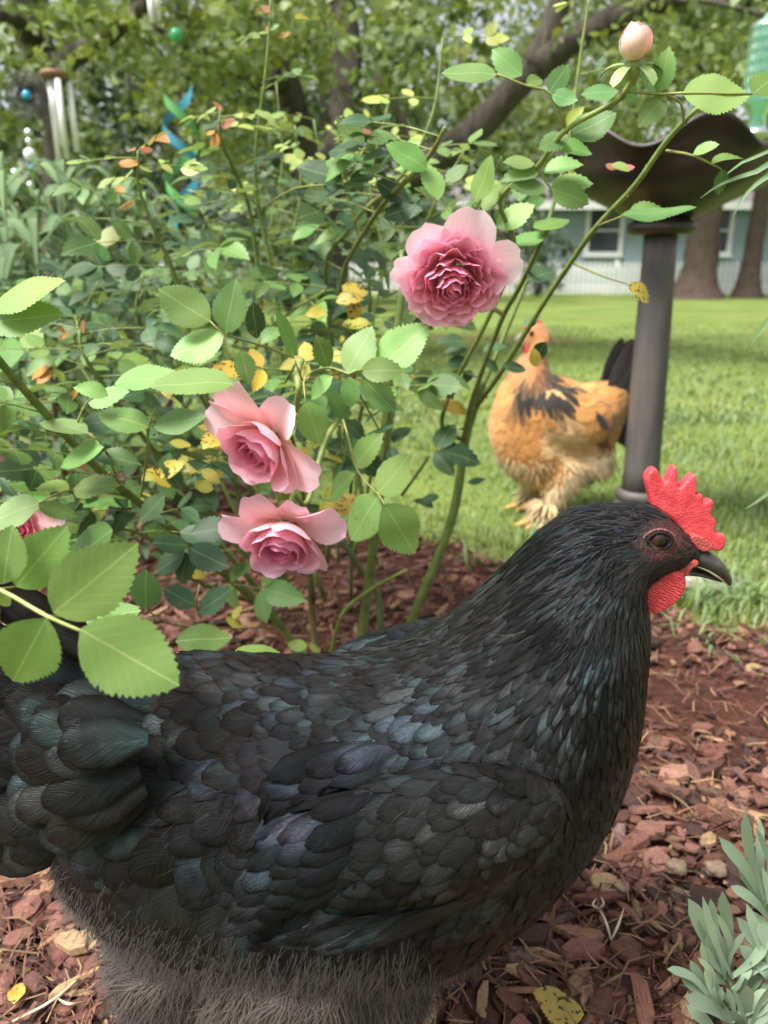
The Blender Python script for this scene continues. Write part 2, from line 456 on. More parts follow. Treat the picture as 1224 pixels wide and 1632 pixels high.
# ---- grass on the lawn
def blades(n, xy, h, wd, lean, cols, z0=0.0):
    a = RNG.uniform(0, 2 * math.pi, n); d = np.stack([np.cos(a), np.sin(a)], 1); s = np.stack([-d[:, 1], d[:, 0]], 1)
    b = np.hstack([xy, np.full((n, 1), z0)])
    D = np.hstack([d, np.zeros((n, 1))]); Sd = np.hstack([s, np.zeros((n, 1))]) * (wd / 2)[:, None]
    mid = b + D * (lean * h * 0.35)[:, None] + np.outer(h * 0.62, [0, 0, 1])
    tip = b + D * (lean * h * 1.0)[:, None] + np.outer(h * (1 - 0.35 * lean), [0, 0, 1])
    V = np.stack([b - Sd, b + Sd, mid + Sd * 0.8, mid - Sd * 0.8, tip], 1).reshape(-1, 3)
    i = np.arange(n)[:, None] * 5
    return V, i + np.array([[0, 1, 2, 3]]), i + np.array([[3, 2, 4]]), np.repeat(cols, 5, 0)
def lawn_blades(n, y0, y1, hmin, hmax, wd):
    y = y0 + (y1 - y0) * RNG.random(n) ** 1.3
    x = RNG.uniform(-0.62, 0.62, n) * (y + 0.4)
    e = bed_edge(x) + RNG.normal(0, 0.05, n)
    clump = 0.5 + 0.5 * np.sin(x * 5.1 + np.sin(y * 3.3) * 2) * np.cos(y * 4.7 + x)
    ok = (y > e) & (RNG.random(n) < 0.35 + 0.65 * clump)
    x, y, clump = x[ok], y[ok], clump[ok]; n = len(x)
    h = RNG.uniform(hmin, hmax, n) * (0.6 + 0.6 * clump)
    t = RNG.random((n, 1)); c = np.array([[0.08, 0.145, 0.028]]) * (1 - t) + np.array([[0.245, 0.32, 0.08]]) * t
    dry = RNG.random(n) < 0.06; c[dry] = (0.36, 0.29, 0.13)
    return blades(n, np.stack([x, y], 1), h, np.full(n, wd) * RNG.uniform(0.7, 1.3, n), RNG.uniform(0.2, 1.0, n), c)
mb = MB()
for args in ((52000, 1.15, 3.2, 0.014, 0.038, 0.0034), (45000, 3.0, 9.0, 0.018, 0.04, 0.007)):
    V, F4, F3, c = lawn_blades(*args); mb.add(V, F4, F3, c)
g = mb.build('grass', M['leaf_far'])
tag(stuff(g), 'short green grass blades growing over the lawn behind the bed', 'grass')
mb = MB()          # coarse crabgrass along the bed edge
for (px, py, n) in [(1060, 960, 26), (1130, 965, 30), (1195, 955, 34), (1224, 975, 30), (1110, 1025, 9), (1190, 1040, 6), (760, 905, 14), (850, 870, 14), (700, 870, 12), (1160, 930, 20)]:
    g0 = G(px, py); k = n
    xy = np.array([[g0.x, g0.y]]) + RNG.normal(0, 0.03, (k, 2)); t = RNG.random((k, 1))
    V, F4, F3, c = blades(k, xy, RNG.uniform(0.03, 0.065, k), RNG.uniform(0.004, 0.0075, k), RNG.uniform(0.5, 1.5, k), np.array([[0.12, 0.23, 0.06]]) * (1 - t) + np.array([[0.30, 0.42, 0.14]]) * t, 0.004)
    mb.add(V, F4, F3, c)
g = mb.build('crabgrass', M['leaf_far'])
tag(stuff(g), 'coarse pale green grass tufts along the edge of the red mulch', 'grass')

# ---- house far behind
HY = 24.0
def xat(px, Y): return (px - 612) / FPX * proj(P(612, 440, Y))[2]
M['siding'] = simple('blue_siding', (0.25, 0.33, 0.36), 0.6, 0.06, 3, 0.05)
M['white_trim'] = simple('white_trim', (0.62, 0.63, 0.62), 0.5, 0.05, 6, 0.05)
M['pane'] = simple('window_glass', (0.05, 0.06, 0.07), 0.08, 0.2, 1, 0)
M['shingle'] = simple('roof_shingle', (0.13, 0.125, 0.125), 0.9, 0.3, 12, 0.4)
M['fence_white'] = simple('fence_white', (0.70, 0.71, 0.70), 0.6, 0.12, 4, 0.1)
x0, x1 = xat(640, HY), xat(1420, HY); xc, xw = (x0 + x1) / 2, x1 - x0
house = thing('house', (xc, HY, 0), 'pale blue clapboard house with white trim behind the picket fence', 'house')
mb = MB()
nb = 15
for i in range(nb):
    z = 0.25 + i * 0.15
    mb.add([(x0, HY - 0.022, z), (x1, HY - 0.022, z), (x1, HY - 0.002, z + 0.15), (x0, HY - 0.002, z + 0.15), (x0, HY, z), (x1, HY, z)], [(0, 1, 2, 3), (4, 5, 1, 0)])
mb.box((xc, HY + 3.0, 1.25), (xw, 5.9, 2.5)); mb.build('wall', M['siding'], house, False)
MB().box((xc, HY + 2.9, 0.12), (xw + 0.1, 6.0, 0.25)).build('foundation', simple('concrete', (0.4, 0.39, 0.37)), house, False)
mb = MB(); e = 0.45
mb.add([(x0 - e, HY - e, 2.50), (x1 + e, HY - e, 2.50), (x1 + e, HY + 3, 4.2), (x0 - e, HY + 3, 4.2), (x1 + e, HY + 6.5, 2.5), (x0 - e, HY + 6.5, 2.5), (x0 - e, HY - e, 2.4), (x1 + e, HY - e, 2.4), (x1 + e, HY + 6.5, 2.4), (x0 - e, HY + 6.5, 2.4)],
       [(0, 1, 2, 3), (3, 2, 4, 5), (6, 9, 8, 7), (9, 5, 4, 8)], [(0, 3, 5), (1, 4, 2)])
mb.build('roof', M['shingle'], house, False)
MB().box((xc, HY - e - 0.03, 2.42), (xw + 0.9, 0.05, 0.2)).build('fascia', M['white_trim'], house, False)
MB().box((x0, HY - 0.03, 1.3), (0.12, 0.1, 2.2)).build('corner_board', M['white_trim'], house, False)
for pxc in (957, 1128, 800):
    wx = xat(pxc, HY); o = mobj('window', MB().box((wx, HY - 0.03, 1.78), (0.86, 0.04, 1.16)).mesh('window', False), M['pane'], house)
    mb = MB()
    for dx in (-0.5, 0.5): mb.box((wx + dx, HY - 0.045, 1.78), (0.13, 0.07, 1.42))
    for dz in (-0.66, 0.66): mb.box((wx, HY - 0.046, 1.78 + dz), (0.9, 0.075, 0.13))
    mb.box((wx, HY - 0.05, 1.78), (0.86, 0.05, 0.05)); fr = mb.build('frame', M['white_trim'], o, False)
    MB().box((wx, HY - 0.07, 1.06), (1.2, 0.14, 0.05)).build('sill', M['white_trim'], o, False)

FY = 21.5
f0, f1 = xat(250, FY), xat(1330, FY)
fence = thing('picket_fence', ((f0 + f1) / 2, FY, 0), 'white picket fence running in front of the blue house', 'fence')
for z in (0.25, 0.68): MB().box(((f0 + f1) / 2, FY + 0.03, z), (f1 - f0, 0.035, 0.08)).build('rail', M['fence_white'], fence, False)
pk = MB()
pk.add([(-.043, -.01, 0.05), (.043, -.01, .05), (.043, -.01, .8), (0, -.01, .88), (-.043, -.01, .8), (-.043, .01, 0.05), (.043, .01, .05), (.043, .01, .8), (0, .01, .88), (-.043, .01, .8)],
       [(0, 1, 2, 4), (6, 5, 9, 7), (0, 5, 6, 1), (1, 6, 7, 2), (4, 9, 5, 0), (2, 7, 8, 3), (3, 8, 9, 4)], [(4, 2, 3), (7, 9, 8)])
pkm = pk.mesh('picket', False); pkm.materials.append(M['fence_white'])
k = int((f1 - f0) / 0.135)
for i in range(k):
    o = bpy.data.objects.new('picket', pkm); COL.objects.link(o); o.location = (f0 + 0.06 + i * 0.135, FY, RNG.uniform(-0.012, 0.012)); adopt(o, fence)
for i in range(0, k, 18):
    MB().box((f0 + 0.06 + (i + .5) * 0.135, FY + 0.09, 0.46), (0.09, 0.09, 0.92)).build('post', M['fence_white'], fence, False)

# ---- trees
def bark_mat(name, c0, c1):
    m = NM(name); co = m.geo().outputs['Position']
    a = m.noise(6, 6, 0.7, m.mapping(co, scale=(4, 4, 0.9))); b = m.noise(30, 4, 0.7, co)
    c = m.ramp(a, [(0.32, c0), (0.68, c1)]); c = m.mix(m.math('MULTIPLY', b, 0.6), c, (0.5, 0.5, 0.45), 'MULTIPLY')
    p = m.bsdf(Base_Color=c, Roughness=0.95, Specular_IOR_Level=0.15); m.l(m.bump(a, 1.0, 0.03), p.inputs['Normal']); return m.fin(p)
M['bark'] = bark_mat('bark', (0.05, 0.042, 0.035), (0.16, 0.14, 0.12))
M['bark_red'] = bark_mat('bark_brown', (0.06, 0.045, 0.035), (0.17, 0.125, 0.1))
def leafcloud(n, cen, rad, size, c0, c1, shell=0.0, droop=0.0, tufts=0):
    """n leaf-shaped faces spread in ellipsoids; tufts>0 gathers them into sprays with gaps between"""
    cen, rad = np.asarray(cen, float), np.asarray(rad, float)
    def inside(k):
        d = RNG.normal(size=(k, 3)); d /= np.linalg.norm(d, axis=1)[:, None]
        return d * (shell + (1 - shell) * RNG.random((k, 1)) ** (1 / 3))
    if tufts:
        t = inside(tufts); tr = RNG.uniform(0.08, 0.2, (tufts, 1)); w_ = RNG.integers(0, tufts, n)
        p = t[w_] + RNG.normal(size=(n, 3)) * tr[w_] * np.array([1, 1, 0.7]); tone = RNG.random(tufts)[w_][:, None] * 0.6 + RNG.random((n, 1)) * 0.4
    else: p = inside(n); tone = RNG.random((n, 1))
    p = cen + p * rad
    d = RNG.normal(size=(n, 3)); d[:, 2] -= droop; d /= np.linalg.norm(d, axis=1)[:, None]
    q = RNG.normal(size=(n, 3)); s = np.cross(d, q); s /= np.linalg.norm(s, axis=1)[:, None] + 1e-9
    nn = np.cross(s, d)
    L = size * RNG.uniform(0.6, 1.3, (n, 1)); wd = L * 0.3
    V = np.stack([p, p + d * L * 0.45 + s * wd - nn * L * 0.07, p + d * L, p + d * L * 0.45 - s * wd - nn * L * 0.07], 1).reshape(-1, 3)
    i = np.arange(n)[:, None] * 4
    c = np.asarray(c0) * (1 - tone) + np.asarray(c1) * tone
    return V, i + np.array([[0, 1, 2]]), i + np.array([[0, 2, 3]]), np.repeat(c, 4, 0)
def add_cloud(mb, *a, **k):
    V, A, B, c = leafcloud(*a, **k); mb.add(V, None, np.vstack([A, B]), c)
DK, MD, LT = ((0.012, 0.028, 0.009), (0.045, 0.085, 0.024)), ((0.03, 0.065, 0.017), (0.11, 0.17, 0.04)), ((0.08, 0.13, 0.03), (0.30, 0.36, 0.11))

def tree(name, base, label, trunk, limbs, clouds, group=None, bark='bark'):
    t = thing(name, base, label, 'tree', group)
    MB().tube([p for p, r in trunk], [r for p, r in trunk], 14, 5, rough=0.08).build('trunk', M[bark], t)
    for lb in limbs: MB().tube([p for p, r in lb], [r for p, r in lb], 10, 5, rough=0.08).build('limb', M[bark], t)
    if clouds:
        mb = MB()
        for c in clouds: add_cloud(mb, *c[0], **c[1])
        mb.build('crown', M['leaf_far'], t)
    return t
def q(px, py, Y, r): return (P(px, py, Y), r)
# gnarled garden tree in the middle
cl = []
for (px, py, Y, rx, rz, n, pal) in [(60, -40, 5.0, .9, .5, 900, LT), (350, 60, 4.6, .65, .35, 900, LT), (420, 150, 5.2, .5, .3, 420, LT), (250, 20, 4.4, .6, .4, 700, LT), (600, -30, 5.4, 1.0, .55, 1000, LT), (660, 150, 5.6, .6, .5, 520, MD), (700, 60, 5.0, .55, .4, 460, LT), (960, -10, 5.2, .9, .45, 700, LT), (1080, 70, 4.8, .6, .45, 560, LT), (1180, 30, 4.6, .5, .5, 460, LT), (480, 60, 6.4, .8, .5, 700, MD), (920, 180, 5.8, .6, .4, 420, LT), (640, 230, 6.0, .5, .4, 420, MD), (590, 330, 6.2, .55, .35, 360, MD), (1000, 130, 5.6, .5, .35, 380, LT), (330, 230, 5.8, .45, .35, 300, LT), (770, 290, 6.6, .6, .3, 620, MD), (880, 260, 6.4, .6, .3, 560, MD), (700, 390, 7.2, .55, .45, 620, MD), (1000, 230, 6.4, .7, .25, 480, MD), (820, 190, 6.0, .6, .3, 460, LT), (1150, 230, 6.6, .7, .25, 420, MD), (480, 300, 6.6, .6, .5, 520, MD), (420, 400, 7.5, .7, .4, 520, DK)]:
    cl.append(((n, P(px, py, Y), (rx, 0.7, rz), 0.075, *pal), dict(tufts=max(10, n // 26), droop=0.5)))
gt = tree('garden_tree', P(548, 560, 5.6) * 1.0, 'gnarled grey garden tree forking low behind the rose bush', 
     [q(548, 585, 5.6, .15), q(545, 520, 5.6, .10), q(530, 430, 5.6, .115), q(520, 340, 5.6, .13), q(505, 270, 5.6, .12)],
     [[q(512, 320, 5.6, .12), q(480, 230, 5.5, .10), q(455, 130, 5.4, .09), q(420, 60, 5.3, .085), q(365, -10, 5.2, .08), q(300, -90, 5.1, .06)],
      [q(520, 320, 5.6, .12), q(545, 220, 5.7, .11), q(552, 110, 5.8, .11), q(545, 0, 5.9, .10), q(560, -120, 6.0, .08)],
      [q(530, 380, 5.6, .08), q(620, 310, 5.4, .075), q(690, 260, 5.2, .08), q(770, 195, 5.1, .085), q(850, 110, 5.0, .08), q(950, 45, 4.9, .07), q(1060, 0, 4.8, .06), q(1180, -60, 4.7, .04)],
      [q(850, 110, 5.0, .08), q(880, 40, 5.0, .07), q(905, -40, 5.0, .05)],
      [q(455, 130, 5.4, .06), q(400, 130, 5.0, .035), q(330, 90, 4.8, .025), q(240, 40, 4.6, .015)],
      [q(1020, 5, 4.85, .03), q(1117, 0, 4.5, .018), q(1215, 24, 4.2, .012)],
      [q(690, 260, 5.2, .05), q(640, 190, 5.4, .03), q(600, 120, 5.5, .02)]], cl)
gt.location = P(548, 585, 5.6)
for c in gt.children: c.matrix_parent_inverse = Matrix.Translation(-gt.location)
tree('chime_tree', P(86, 470, 4.6), 'slim grey tree at the left holding the wind chime', 
     [q(84, 520, 4.6, .075), q(86, 300, 4.6, .062), q(88, 200, 4.6, .062), q(76, 130, 4.6, .07), q(52, 50, 4.6, .08), q(20, -60, 4.6, .08)],
     [[q(76, 135, 4.6, .06), q(110, 95, 4.4, .055), q(170, 60, 4.2, .04), q(250, -10, 4.0, .03), q(300, -60, 3.8, .02)],
      [q(60, 70, 4.6, .05), q(20, 30, 4.2, .03), q(-40, 20, 4.0, .02)]],
     [((380, P(120, 60, 4.3), (.5, .4, .3), .07, *LT), dict(tufts=18, droop=.6)), ((200, P(20, 100, 4.7), (.3, .2, .2), .07, *LT), dict(tufts=14, droop=.6)), ((120, P(30, 210, 4.8), (.22, .1, .2), .07, *LT), dict(tufts=8, droop=.6)), ((500, P(60, -20, 4.3), (.8, .5, .4), .07, *MD), dict(tufts=26, droop=.5))])
# two tall trees in front of the fence
for (px, py, Y, r, lab) in [(1109, 470, 19.0, .36, 'thick flared tree trunk standing in front of the blue house'), (1190, 470, 19.5, .21, 'slimmer straight tree trunk right of the flared one by the fence')]:
    b = G(px, py); b = P(px, 470, Y); b.z = 0
    tree('yard_tree', b, lab, [(b + Vector((0, 0, -.05)), r * 2.0), (b + Vector((0, 0, .35)), r * 1.35), (b + Vector((.02, 0, 1.0)), r * 1.05), (b + Vector((.05, 0, 3)), r * .9), (b + Vector((.2, .3, 8)), r * .6)],
         [[(b + Vector((.05, 0, 4)), r * .4), (b + Vector((-1.4, -.5, 5.4)), r * .28), (b + Vector((-3, -1, 6.4)), r * .12)], [(b + Vector((.08, 0, 4.6)), r * .4), (b + Vector((1.6, .4, 6)), r * .25), (b + Vector((3, .4, 7)), r * .1)]],
         [((2600, b + Vector((0, 0, 6.6)), (3.4, 3, 2.2), .26, *MD), dict(tufts=70)), ((1100, b + Vector((-2.2, -.5, 5.2)), (2.0, 1.6, 1.0), .24, *MD), dict(tufts=36))], 'tall trees by the fence', 'bark_red')
# woodland edge: single trees, then the closed wood behind them
wt = [(-7.5, 11, 6.5, .16, DK, 'dark leafy tree at the far left of the garden behind the chime'), (-3.6, 15, 8, .2, DK, 'dark rounded tree in the gap behind the blue spinner'), (-1.2, 17, 9, .2, MD, 'mid green tree standing behind the gnarled garden tree'), (2.4, 27.5, 10, .25, MD, 'pale green tree rising behind the house roof'), (6.5, 31, 11, .28, DK, 'dark green tree rising behind the right end of the house'), (-11, 17, 9, .25, MD, 'tall green tree at the left edge of the wood')]
for (x, y, h, r, pal, lab) in wt:
    b = Vector((x, y, 0)); k = h / 8
    tree('wood_tree', b, lab, [(b, r * 1.3), (b + Vector((.1, 0, h * .3)), r), (b + Vector((0, .1, h * .75)), r * .4)],
         [[(b + Vector((.05, 0, h * .3)), r * .5), (b + Vector((1.2 * k, -.6, h * .5)), r * .2)], [(b + Vector((.05, 0, h * .35)), r * .5), (b + Vector((-1.4 * k, .3, h * .55)), r * .2)]],
         [((3200, b + Vector((0, 0, h * .66)), (2.3 * k, 2.0 * k, h * .34), .2, *pal), dict(tufts=90, shell=.3)), ((1400, b + Vector((0, -.4, h * .36)), (2.4 * k, 2.0 * k, h * .2), .2, *pal), dict(tufts=50, shell=.3))], 'trees along the woodland edge')
def shrub(base, rx, rz, n, size, pal, label, tufts=40):
    s = thing('shrub', base, label, 'shrub', 'shrubs along the woodland edge'); b = Vector(base)
    mb = MB()
    for i in range(5):
        a = i * 1.26; mb.tube([b, b + Vector((math.cos(a) * rx * .4, math.sin(a) * rx * .3, rz * .8)), b + Vector((math.cos(a) * rx * .7, math.sin(a) * rx * .5, rz * 1.5))], [.03, .02, .008], 6, 3)
    mb.build('stem', M['bark'], s)
    mb = MB(); add_cloud(mb, n, b + Vector((0, 0, rz)), (rx, rx * .8, rz), size, *pal, tufts=tufts, shell=.25); mb.build('foliage', M['leaf_far'], s)
for (x, y, rx, rz, n, pal, lab) in [(-3.0, 8.2, 1.1, .95, 2600, DK, 'dark evergreen shrub low behind the blue and green spinner'), (-5.0, 9.5, 1.5, 1.2, 2600, DK, 'broad dark shrub behind the hanging wind chime'), (-1.5, 12.5, 1.3, 1.1, 2000, MD, 'green shrub low behind the gnarled trunk'), (-6.8, 13, 1.8, 1.4, 2200, MD, 'green shrub at the left in front of the wood'), (3.95, 20.6, .8, 1.05, 1200, DK, 'dark clipped shrub at the left end of the visible house wall')]:
    shrub((x, y, 0), rx, rz, n, 0.13, pal, lab)
mb = MB()
for i in range(46):
    x = -34 + i * 1.7 + RNG.uniform(-.6, .6); y = 40 + RNG.uniform(-3, 5) + (4 if x > 0 else -8); h = RNG.uniform(3.8, 6.8)
    add_cloud(mb, 1500, (x, y, h * .8), (3.0, 2.5, h * .85), 0.42, *(DK if RNG.random() < .6 else MD), shell=.35, tufts=60)
wd_ = mb.build('woodland', M['leaf_far']); tag(stuff(wd_), 'closed green woodland filling the far background', 'woodland')

# ================================================================== HENS
def feather_mat(name, base_gain=1.0, rough=0.4, spec=0.5, irid=True, sheen=0.0, soft=False):
    m = NM(name)
    uv = m.n('ShaderNodeUVMap').outputs[0]
    sp = m.n('ShaderNodeSeparateXYZ'); m.l(uv, sp.inputs[0])
    rnd = m.attr('rnd').outputs['Fac']; col = m.attr('col').outputs['Color']
    av = m.math('ABSOLUTE', m.math('SUBTRACT', sp.outputs[0], 0.5))
    bu = m.math('SUBTRACT', sp.outputs[1], m.math('MULTIPLY', av, 0.9))
    cx = m.n('ShaderNodeCombineXYZ'); m.l(m.math('MULTIPLY', bu, 30.0), cx.inputs[0]); m.l(m.math('MULTIPLY', sp.outputs[0], 2.5), cx.inputs[1]); m.l(m.math('MULTIPLY', rnd, 37.0), cx.inputs[2])
    barb = m.noise(1.0, 3, 0.6, cx.outputs[0])
    c = m.mix(1.0, col, m.ramp(barb, [(0.3, (0.45, 0.45, 0.45)), (0.7, (1.6, 1.6, 1.6))]), 'MULTIPLY')
    pos = m.geo().outputs['Position']
    b = m.bsdf(Base_Color=c, Roughness=rough, Specular_IOR_Level=spec)
    if irid:
        zone = m.noise(9, 2, 0.5, pos)
        f = m.math('ADD', m.math('MULTIPLY', rnd, 0.16), m.math('MULTIPLY', zone, 0.88))
        tint = m.ramp(f, [(0.30, (0.55, 0.52, 0.50)), (0.45, (0.60, 0.66, 0.70)), (0.54, (0.46, 0.74, 0.76)), (0.62, (0.50, 0.66, 0.92)), (0.72, (0.68, 0.66, 0.84))])
        gl = m.ramp(m.math('ADD', m.math('MULTIPLY', m.math('FRACT', m.math('MULTIPLY', rnd, 7.31)), 0.32), m.math('MULTIPLY', m.noise(22, 3, 0.6, pos), 0.85)), [(0.40, (0.05, 0.05, 0.05)), (0.60, (0.16, 0.16, 0.16)), (0.72, (0.55, 0.55, 0.55)), (0.88, (1, 1, 1))])
        rim = m.ramp(m.math('MAXIMUM', m.math('MULTIPLY', av, 2.0), m.math('POWER', sp.outputs[1], 3.0)), [(0.5, (1, 1, 1)), (0.95, (0.22, 0.2, 0.19))])
        m.l(m.mix(1.0, m.mix(1.0, tint, gl, 'MULTIPLY'), rim, 'MULTIPLY'), b.inputs['Specular Tint'])
        bw = m.n('ShaderNodeRGBToBW'); m.l(m.mix(1.0, gl, rim, 'MULTIPLY'), bw.inputs[0]); met = m.math('MULTIPLY', bw.outputs[0], 0.34)
        m.l(met, b.inputs['Metallic']); m.l(m.mix(met, c, m.mix(1.0, tint, (.17, .18, .19), 'MULTIPLY')), b.inputs['Base Color'])
        m.l(m.math('ADD', m.math('MULTIPLY', barb, 0.22), rough - 0.1), b.inputs['Roughness'])
    if sheen: m.setin(b, Sheen_Weight=sheen, Sheen_Roughness=0.5)
    if soft:
        vm = m.n('ShaderNodeVectorMath', operation='MULTIPLY_ADD'); m.l(m.attr('nrm').outputs['Vector'], vm.inputs[0]); vm.inputs[1].default_value = (1.6,) * 3; m.l(m.geo().outputs['Normal'], vm.inputs[2])
        nz = m.n('ShaderNodeVectorMath', operation='NORMALIZE'); m.l(vm.outputs[0], nz.inputs[0]); m.l(nz.outputs[0], b.inputs['Normal'])
    else: m.l(m.bump(barb, 0.8, 0.0009), b.inputs['Normal'])
    return m.fin(b)
M['f_black'] = feather_mat('black_feather', rough=0.36, spec=0.65)
M['f_buff'] = feather_mat('buff_feather', rough=0.7, spec=0.25, irid=False, sheen=0.15)
M['fluff'] = feather_mat('fluff', rough=0.7, spec=0.2, irid=False, sheen=0.1, soft=True)
M['buff_fluff'] = feather_mat('buff_fluff', rough=0.8, spec=0.2, irid=False, sheen=0.1, soft=True)

class Hen:
    """body lofted through (dorsal, ventral, half width) sections traced in the bird's own plane"""
    def __init__(s, Yc, voxel): s.Yc, s.vox, s.V, s.F = Yc, voxel, [], []
    def p(s, px, py, dy=0.0): 
        v = P(px, py, s.Yc - abs(dy)); return np.array((v.x, s.Yc + dy, v.z))
    def hit(s, px, py):
        d = ray(px, py).normalized(); r = s.bvh.ray_cast(Vector((0, 0, CAM_H)), d)
        return np.array(r[0]) if r[0] is not None else s.p(px, py)
    def q(s, px, py, off, side=-1):
        v = P(px, py, s.Yc - off); return np.array((v.x, s.Yc + side * off, v.z))
    def loft(s, secs, seg=28, n=5):
        A = []
        for (dx, dy, vx, vy, hw) in secs:
            d, v = s.p(dx, dy), s.p(vx, vy); A.append((*d, *v, hw))
        A = crom(np.array(A), n); a = np.linspace(0, 2 * math.pi, seg, endpoint=False)
        b = sum(len(x) for x in s.V); V = []
        for r in A:
            d, v, hw = r[:3], r[3:6], r[6]; c = (d + v) / 2; h = (d - v) / 2
            V.append(c + np.outer(np.cos(a), h) + np.outer(np.sin(a) * hw, [0, 1, 0]))
        m = len(A); F = [(b + i * seg + j, b + i * seg + (j + 1) % seg, b + (i + 1) * seg + (j + 1) % seg, b + (i + 1) * seg + j) for i in range(m - 1) for j in range(seg)]
        F += [tuple(b + j for j in range(seg))[::-1], tuple(b + (m - 1) * seg + j for j in range(seg))]
        s.V.append(np.vstack(V)); s.F += F
    def blob(s, c, r, rot=0.0):
        V, F = ellipsoid((0, 0, 0), r); b = sum(len(x) for x in s.V)
        V = np.array(V); cr, sr = math.cos(rot), math.sin(rot)
        V = np.stack([V[:, 0] * cr - V[:, 2] * sr, V[:, 1], V[:, 0] * sr + V[:, 2] * cr], 1) + c
        s.V.append(V); s.F += [tuple(b + i for i in f) for f in F]
    def tube(s, pts, rad, seg=14):
        mb = MB(); mb.tube(pts, rad, seg, 5); b = sum(len(x) for x in s.V)
        s.V.append(np.vstack(mb.V)); s.F += [tuple(b + int(i) for i in f) for f in np.vstack(mb.F4)] + [tuple(b + int(i) for i in f) for f in np.vstack(mb.F3)]
    def skin(s, smooth=5):
        s.me = remesh(np.vstack(s.V), s.F, s.vox, smooth, 'body')
        vs = np.empty(len(s.me.vertices) * 3); s.me.vertices.foreach_get('co', vs); s.vs = vs.reshape(-1, 3)
        polys = [tuple(p.vertices) for p in s.me.polygons]
        s.bvh = BVHTree.FromPolygons([tuple(v) for v in s.vs], polys)
        tri = np.array([t for p in polys for t in ((p[0], p[1], p[2]), (p[0], p[2], p[3]) if len(p) == 4 else (p[0], p[1], p[2]))])
        a, b, c = s.vs[tri[:, 0]], s.vs[tri[:, 1]], s.vs[tri[:, 2]]; cr = np.cross(b - a, c - a)
        ar = np.linalg.norm(cr, axis=1) / 2; s.tri, s.ar = tri, ar
        return s.me
    def field(s, ctrl):
        """ctrl rows: px,py, flow dx,dy (photo), length px, width px, r,g,b, lift"""
        s.k = pxm(s.Yc, 1150) if s.Yc < 1 else pxm(s.Yc, 650)
        s.cp = np.array([s.hit(c[0], c[1])[[0, 2]] for c in ctrl]); s.cv = []
        for c in ctrl:
            d = np.array([c[2], -c[3]], float); d /= np.linalg.norm(d)
            s.cv.append([*d, c[4] * s.k, c[5] * s.k, *c[6], c[7] if len(c) > 7 else 1.0])
        s.cv = np.array(s.cv)
    def at(s, x, z):
        w_ = 1 / (((s.cp - (x, z)) ** 2).sum(1) + (6 * s.k) ** 2) ** 1.6
        r_ = (w_[:, None] * s.cv).sum(0) / w_.sum(); w2 = w_ ** 2.4; r_[4:7] = (w2[:, None] * s.cv[:, 4:7]).sum(0) / w2.sum(); return r_
    def sample(s, n, ok, spacing, rs):
        """blue-noise points on the skin; ok(x,y,z,normal) filters, spacing(params) gives the radius"""
        ti = rs.choice(len(s.ar), n, p=s.ar / s.ar.sum()); u, v = rs.random(n), rs.random(n); f = u + v > 1; u[f], v[f] = 1 - u[f], 1 - v[f]
        a, b, c = s.vs[s.tri[ti, 0]], s.vs[s.tri[ti, 1]], s.vs[s.tri[ti, 2]]
        pts = a + (b - a) * u[:, None] + (c - a) * v[:, None]
        out, grid, cell = [], {}, 0.01
        for q_ in pts:
            if not ok(*q_): continue
            pr = s.at(q_[0], q_[2]); r = spacing(pr); ck = tuple((q_ // cell).astype(int)); R_ = int(r // cell) + 1; bad = False
            for i in range(-R_, R_ + 1):
                for j in range(-R_, R_ + 1):
                    for k in range(-R_, R_ + 1):
                        for o_ in grid.get((ck[0] + i, ck[1] + j, ck[2] + k), ()):
                            if ((o_ - q_) ** 2).sum() < r * r: bad = True; break
                        if bad: break
                    if bad: break
                if bad: break
            if bad: continue
            grid.setdefault(ck, []).append(q_); out.append((q_, pr))
        return out
    def feather(s, root, d3, L, W, lift, rows, cols, tipw=2.2, jit=0.0, rs=None):
        loc, nrm, _, _ = s.bvh.find_nearest(Vector(root))
        nrm = nrm.normalized(); d = Vector(d3); d = (d - nrm * d.dot(nrm)).normalized(); sd = nrm.cross(d)
        US = {5: (0, .35, .68, .9, 1.0), 7: (0, .25, .5, .7, .85, .95, 1.0), 4: (0, .4, .8, 1.0)}[rows]
        V, U = [], []
        roll = (rs.random() - .5) * 0.3 if rs is not None else 0
        for u in US:
            wv = W / 2 * min(1, .5 + 1.1 * u) * max(0.06, 1 - max(0, (u - .45) / .55) ** tipw) ** 0.55
            for j in range(cols):
                v = 2 * j / (cols - 1) - 1
                ue = u - (0.05 * (1 - abs(v)) * 0) 
                if rs is not None and u > .8: ue += rs.normal(0, .018)
                q_ = loc + d * (ue * L) + sd * (v * wv)
                l2, n2, _, _ = s.bvh.find_nearest(q_)
                if n2.dot(nrm) < 0.2: n2 = nrm; l2 = q_
                off = lift * (0.12 + u ** 1.3) * (1 + roll * v) - abs(v) ** 2 * lift * 0.22 * (1 - .5 * u) + 0.0004 * s.k / 0.0004 * 0.5
                V.append(l2 + n2 * off); U.append((j / (cols - 1), u))
        F = [(i * cols + j, i * cols + j + 1, (i + 1) * cols + j + 1, (i + 1) * cols + j) for i in range(len(US) - 1) for j in range(cols - 1)]
        return V, F, U

